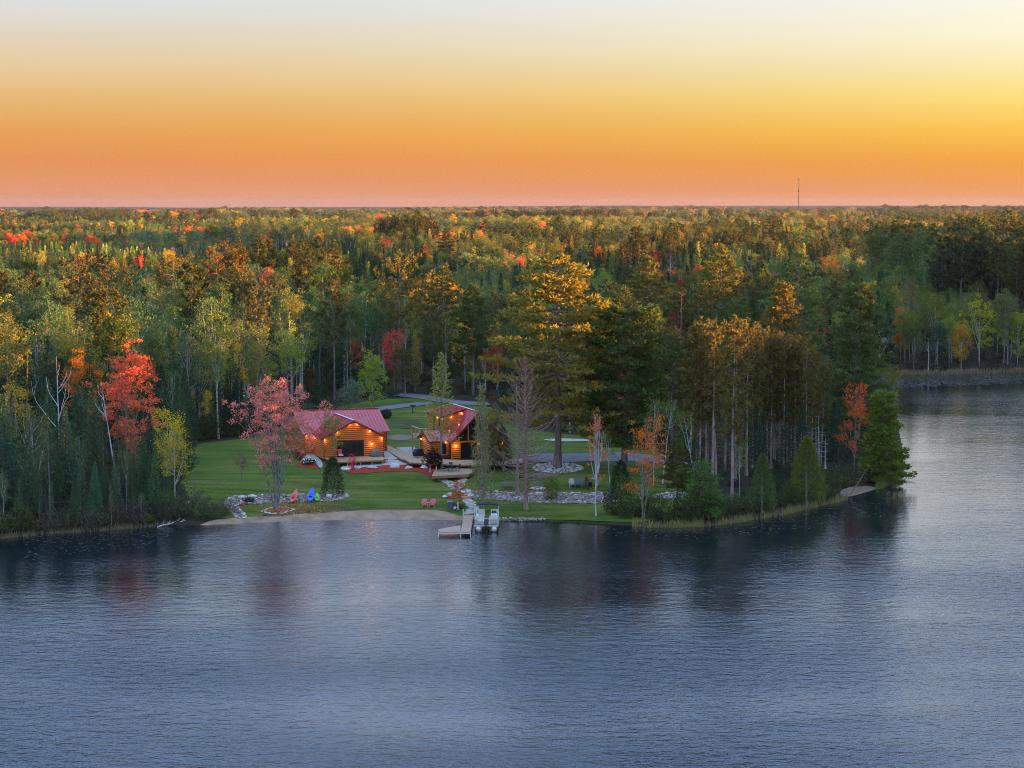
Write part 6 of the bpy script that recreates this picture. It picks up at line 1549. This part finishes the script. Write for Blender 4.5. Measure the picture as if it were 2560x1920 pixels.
for i, (u, v, H_, lb, t) in enumerate([(1150, 1272, .6, 'small leafy plant beside the white stem guard', (.13, .17, .04)), (1133, 1271, .7, 'leafy plant behind the white bucket', (.14, .17, .04)), (1240, 1166, 1.2, 'green shrub at the lodge deck edge', (.06, .09, .03)), (1206, 1164, 1.3, 'olive shrub against the lodge deck', (.09, .10, .035)), (1262, 1160, 1.1, 'dark shrub below the right end of the lodge deck', (.045, .065, .03)),
                                           (1300, 1196, .5, 'tuft of green at the foot of the lawn trees', (.08, .12, .04)), (560, 1290, 1.5, 'rounded olive bush at the left end of the beach', (.11, .12, .05)), (536, 1296, 1.6, 'dense green bush left of the stone bank', (.08, .10, .035)), (622, 1258, .7, 'low dark juniper in the stone bank', (.05, .07, .03)), (502, 1298, 1.6, 'green bush at the edge of the left woods', (.07, .09, .03))]):
    bush('shrub', u, v, H_, H_ * .9, t, lb, 200 + i, 700)

# mailbox-like post lamp and far vehicle by the drive
lp = site(1032, 1033); yl = tag(empty('yard_post', tuple(float(c) for c in lp)), 'dark post with small box beside the upper drive', 'post'); MB().box(-.06, .06, -.06, .06, 0, 1.1).build('post', M['iron'], yl); MB().box(-.45, .45, -.12, .12, 1.1, 1.3).build('box', M['iron'], yl)

# parked car behind the pines and a shed across the inlet
simple('car_paint', (.30, .40, .38), .25, .05, 2)
simple('tyre', (.02, .02, .02), .9, .1, 5)
cp = site(1540, 1116); car = tag(empty('parked_car', tuple(float(c) for c in cp), R(4)), 'pale green-grey car parked behind the dark pine', 'car')
prof = [(-2.1, .35), (2.1, .35), (2.15, .75), (1.5, .88), (.75, 1.42), (-.95, 1.45), (-1.75, .95), (-2.15, .88)]
MB().add([(x, -.85, z) for x, z in prof] + [(x, .85, z) for x, z in prof], [tuple(range(8)), tuple(range(15, 7, -1))] + [(i, i + 8, (i + 1) % 8 + 8, (i + 1) % 8) for i in range(8)]).build('body', M['car_paint'], car)
MB().slab([(1.25, -.862, .92), (.70, -.862, 1.34), (-.85, -.862, 1.36), (-1.35, -.862, .96)], (0, .01, 0)).build('side_window', M['glass'], car)
for x in (-1.3, 1.3):
    for y in (-.80, .80): w_ = MB().tube([(x, y - .1, .33), (x, y + .1, .33)], .33, 14).build('wheel', M['tyre'], car); MB().tube([(x, y - .11, .33), (x, y + .11, .33)], .19, 10).build('rim', M['alloy'], w_)
sp = at_dist(2213, 470); shed = tag(empty('shed', tuple(float(c) for c in sp), R(10)), 'small brown shed roof among the trees across the inlet', 'shed')
MB().box(-1.6, 1.6, -1.4, 1.4, 0, 2.0).build('wall', M['log_backing'], shed); MB().add([(-1.9, -1.8, 1.95), (1.9, -1.8, 1.95), (1.9, 0, 3.1), (-1.9, 0, 3.1), (-1.9, 1.8, 1.95), (1.9, 1.8, 1.95)], [(0, 1, 2, 3), (3, 2, 5, 4), (0, 3, 4), (1, 5, 2)]).build('roof', M['bark_dead'], shed)
hero_door = MB().box(-.4, .4, -1.45, -1.401, 0, 1.8).build('door', M['fascia_red'], shed)
# driftwood
for i, (u, v, L, rz, lb) in enumerate([(186, 1322, 3.2, R(12), 'grey driftwood branch on the left shore'), (415, 1315, 2.2, R(40), 'small driftwood log at the water on the left shore'), (445, 1308, 1.8, R(-20), 'pale driftwood stick left of the beach'), (2200, 1218, 1.8, R(25), 'pale driftwood at the tip of the point'), (2262, 1200, 3.0, R(10), 'thin branch over the water at the point')]):
    p = ray_point(u, v, .05); o = empty('driftwood', (p[0], p[1], .08), rz); tag(o, lb, 'driftwood'); gg = np.random.default_rng(70 + i)
    MB().tube([(-L / 2, 0, -.05), (-L / 6, .1, .08), (L / 5, -.05, .15), (L / 2, .12, .32)], [.09, .08, .06, .025], 7).build('log', M['bark_bleached'], o, True)
    for k in range(4): x = -L * .2 + k * L * .17; MB().tube([(x, 0, .08), (x + .25, .25 * (-1) ** k, .35), (x + .5, .45 * (-1) ** k, .5)], [.03, .022, .008], 5).build('branch', M['bark_bleached'], o, True)

# ------------------------------------------------------------------ radio mast on the horizon
tx = (1994 - 1280) / FPX * 5200; tz = float(ground_z(tx, 5200)); th_ = CAM_H + math.tan(math.atan((960 - 447) / FPX) - PITCH) * 5200 - tz
mast = tag(empty('radio_mast', (tx, 5200, tz)), 'thin lattice radio mast on the horizon', 'mast'); simple('mast_steel', (.10, .05, .035), .6, .1, 1)
mb = MB(); W_ = .55
for k in range(3): a = k * 2.094; mb.bar((W_ * math.cos(a), W_ * math.sin(a), 0), (W_ * math.cos(a), W_ * math.sin(a), th_), .55)
nz = int(th_ / 3)
for i in range(nz):
    for k in range(3): a, b = k * 2.094, (k + 1) * 2.094; mb.bar((W_ * math.cos(a), W_ * math.sin(a), i * 3), (W_ * math.cos(b), W_ * math.sin(b), i * 3 + 3), .14)
mb.build('lattice', M['mast_steel'], mast)
for f, r_, h_ in ((1.0, 3.0, 2.2), (.70, 2.6, 2.4), (.675, 2.4, 2.2), (.53, 1.9, 2.0), (.41, 1.8, 1.8)):
    MB().lathe([(.5, -h_ / 2), (r_, -h_ / 2), (r_, h_ / 2), (.5, h_ / 2)], 10, (0, 0, th_ * f - .5)).build('antenna_drum', M['mast_steel'], mast)

# ------------------------------------------------------------------ reeds, lily pads, fallen leaves
def blades(name, pts, h, tint, label, cat, seed, w=.05):
    g = np.random.default_rng(seed); P = np.array(pts); n = len(P); a = g.random(n) * 6.28; hh = h * g.uniform(.5, 1.2, n); ln = g.normal(0, .18, (n, 2)) * hh[:, None]
    d = np.column_stack([np.cos(a), np.sin(a), np.zeros(n)]) * w / 2; top = P + np.column_stack([ln, hh])
    V = np.stack([P - d, P + d, top], 1).reshape(-1, 3); lv = np.repeat(g.random(n), 3)
    me = fast_mesh(name, V, tris=np.arange(n * 3).reshape(n, 3), mats=[M['leaves']], attr={'lv': lv, 'lh': lv}); o = link(name, me); o["tint"] = tint; return tag(o, label, cat, kind='stuff')
def along_shore(us, vs__, n, spread, seed, off=0.):
    g = np.random.default_rng(seed); out = []
    u = g.uniform(us[0], us[-1], n); v = np.interp(u, us, vs__) - np.abs(g.normal(0, spread, n)) + off
    k = .5 + .5 * np.sin(u / 13) * np.sin(u / 31 + 1); keep = g.random(n) < .12 + .88 * k ** 2
    q = sites(u[keep], v[keep], .1); q[:, 2] = np.maximum(q[:, 2], -.05); return q
us = [1580, 1650, 1760, 1850, 1950, 2050, 2120]; vv = [1315, 1317, 1315, 1304, 1287, 1264, 1247]
blades('shore_reeds', along_shore(us, vv, 11000, 4.0, 1, 1), .62, (.24, .20, .075), 'tan and green reeds along the point', 'reeds', 1)
blades('shore_reeds', along_shore([2190, 2222, 2246, 2256], [1222, 1212, 1198, 1180], 3500, 5, 2, 2), 1.4, (.17, .19, .045), 'tall green reeds at the tip of the point', 'reeds', 2)
blades('shore_reeds', along_shore([-60, 0, 150, 300, 420], [1350, 1345, 1331, 1322, 1313], 3500, 3, 3, 1), .5, (.20, .16, .075), 'dry grass along the left shore', 'reeds', 3)
blades('shore_reeds', along_shore([2205, 2240, 2330, 2420, 2500, 2600], [941, 939, 937, 935, 933, 931], 9000, 1.6, 4, 0), 1.2, (.26, .19, .10), 'tan sedge along the far bank of the inlet', 'reeds', 4, .09)
blades('lawn_edge_grass', along_shore([1250, 1400, 1560], [1301, 1304, 1312], 3000, .6, 6, -.3), .3, (.075, .11, .03), 'grass fringe on the bank right of the boat', 'grass', 6)
simple('lily_pad', (.08, .085, .055), .35, .3, 2)
def pads(name, label, us, vlo, vhi, n, seed, r=.22):
    g = np.random.default_rng(seed); mb = MB(); u = g.uniform(us[0], us[-1], n); t = g.beta(1.2, 1.6, n); v = np.interp(u, us, vlo) * (1 - t) + np.interp(u, us, vhi) * t
    W_ = sites(u, v, .012); W_ = W_[inland(W_[:, 0], W_[:, 1]) < -.3]
    for p in W_:
        q = r * g.uniform(.5, 1.3); o = g.random() * 6
        mb.add([(p[0], p[1], .012)] + [(p[0] + q * math.cos(o + k * .95), p[1] + q * math.sin(o + k * .95), .012) for k in range(7)], [(0, k, k + 1) for k in range(1, 7)])
    return tag(mb.build(name, M['lily_pad']), label, 'lily pads', kind='stuff')
pads('lily_pads', 'floating lily pads below the left shore woods', [60, 200, 330, 430], [1342, 1330, 1324, 1318], [1402, 1392, 1380, 1340], 300, 1, .13)
pads('lily_pads', 'wide raft of lily pads along the far bank of the inlet', [2180, 2240, 2400, 2600], [941, 940, 937, 934], [975, 972, 964, 958], 2600, 2, .30)
pads('lily_pads', 'floating pads in the water off the point', [1500, 1700, 1900, 2100, 2230], [1318, 1320, 1304, 1264, 1230], [1340, 1352, 1340, 1310, 1290], 420, 3, .14)
gl = np.random.default_rng(9); u = gl.normal(735, 55, 1800); v = gl.normal(1272, 9, 1800); k = (v > 1256) & (v < 1293); P = sites(u[k][:900], v[k][:900]); P = P[inland(P[:, 0], P[:, 1]) > 1.0]; P[:, 2] += .14
V, Q = leaf_faces(P, gl.normal(size=P.shape) * np.array([1, 1, .15]), .16, .13, gl, .9); lv = np.repeat(gl.random(len(P)), 4)
o = link('fallen_leaves', fast_mesh('fallen_leaves', V, quads=Q, mats=[M['leaves']], attr={'lv': lv, 'lh': lv})); o["tint"] = (.42, .20, .06); tag(o, 'fallen orange leaves on the grass under the coral red maple', 'leaves', kind='stuff')

# ------------------------------------------------------------------ haze over the whole country
hb = NB('haze_air'); pv = hb.n('ShaderNodeVolumePrincipled'); pv.inputs['Color'].default_value = (.30, .40, .64, 1); pv.inputs['Density'].default_value = HAZE; pv.inputs['Anisotropy'].default_value = .2
hb.l(pv.outputs[0], hb.out.inputs['Volume'])
hb.m.cycles.homogeneous_volume = True
hz = MB().box(-11000, 11000, -420, 25000, -6.0, max(th_ + tz + 4, 60)).build('haze', hb.m); tag(hz, kind='stuff')
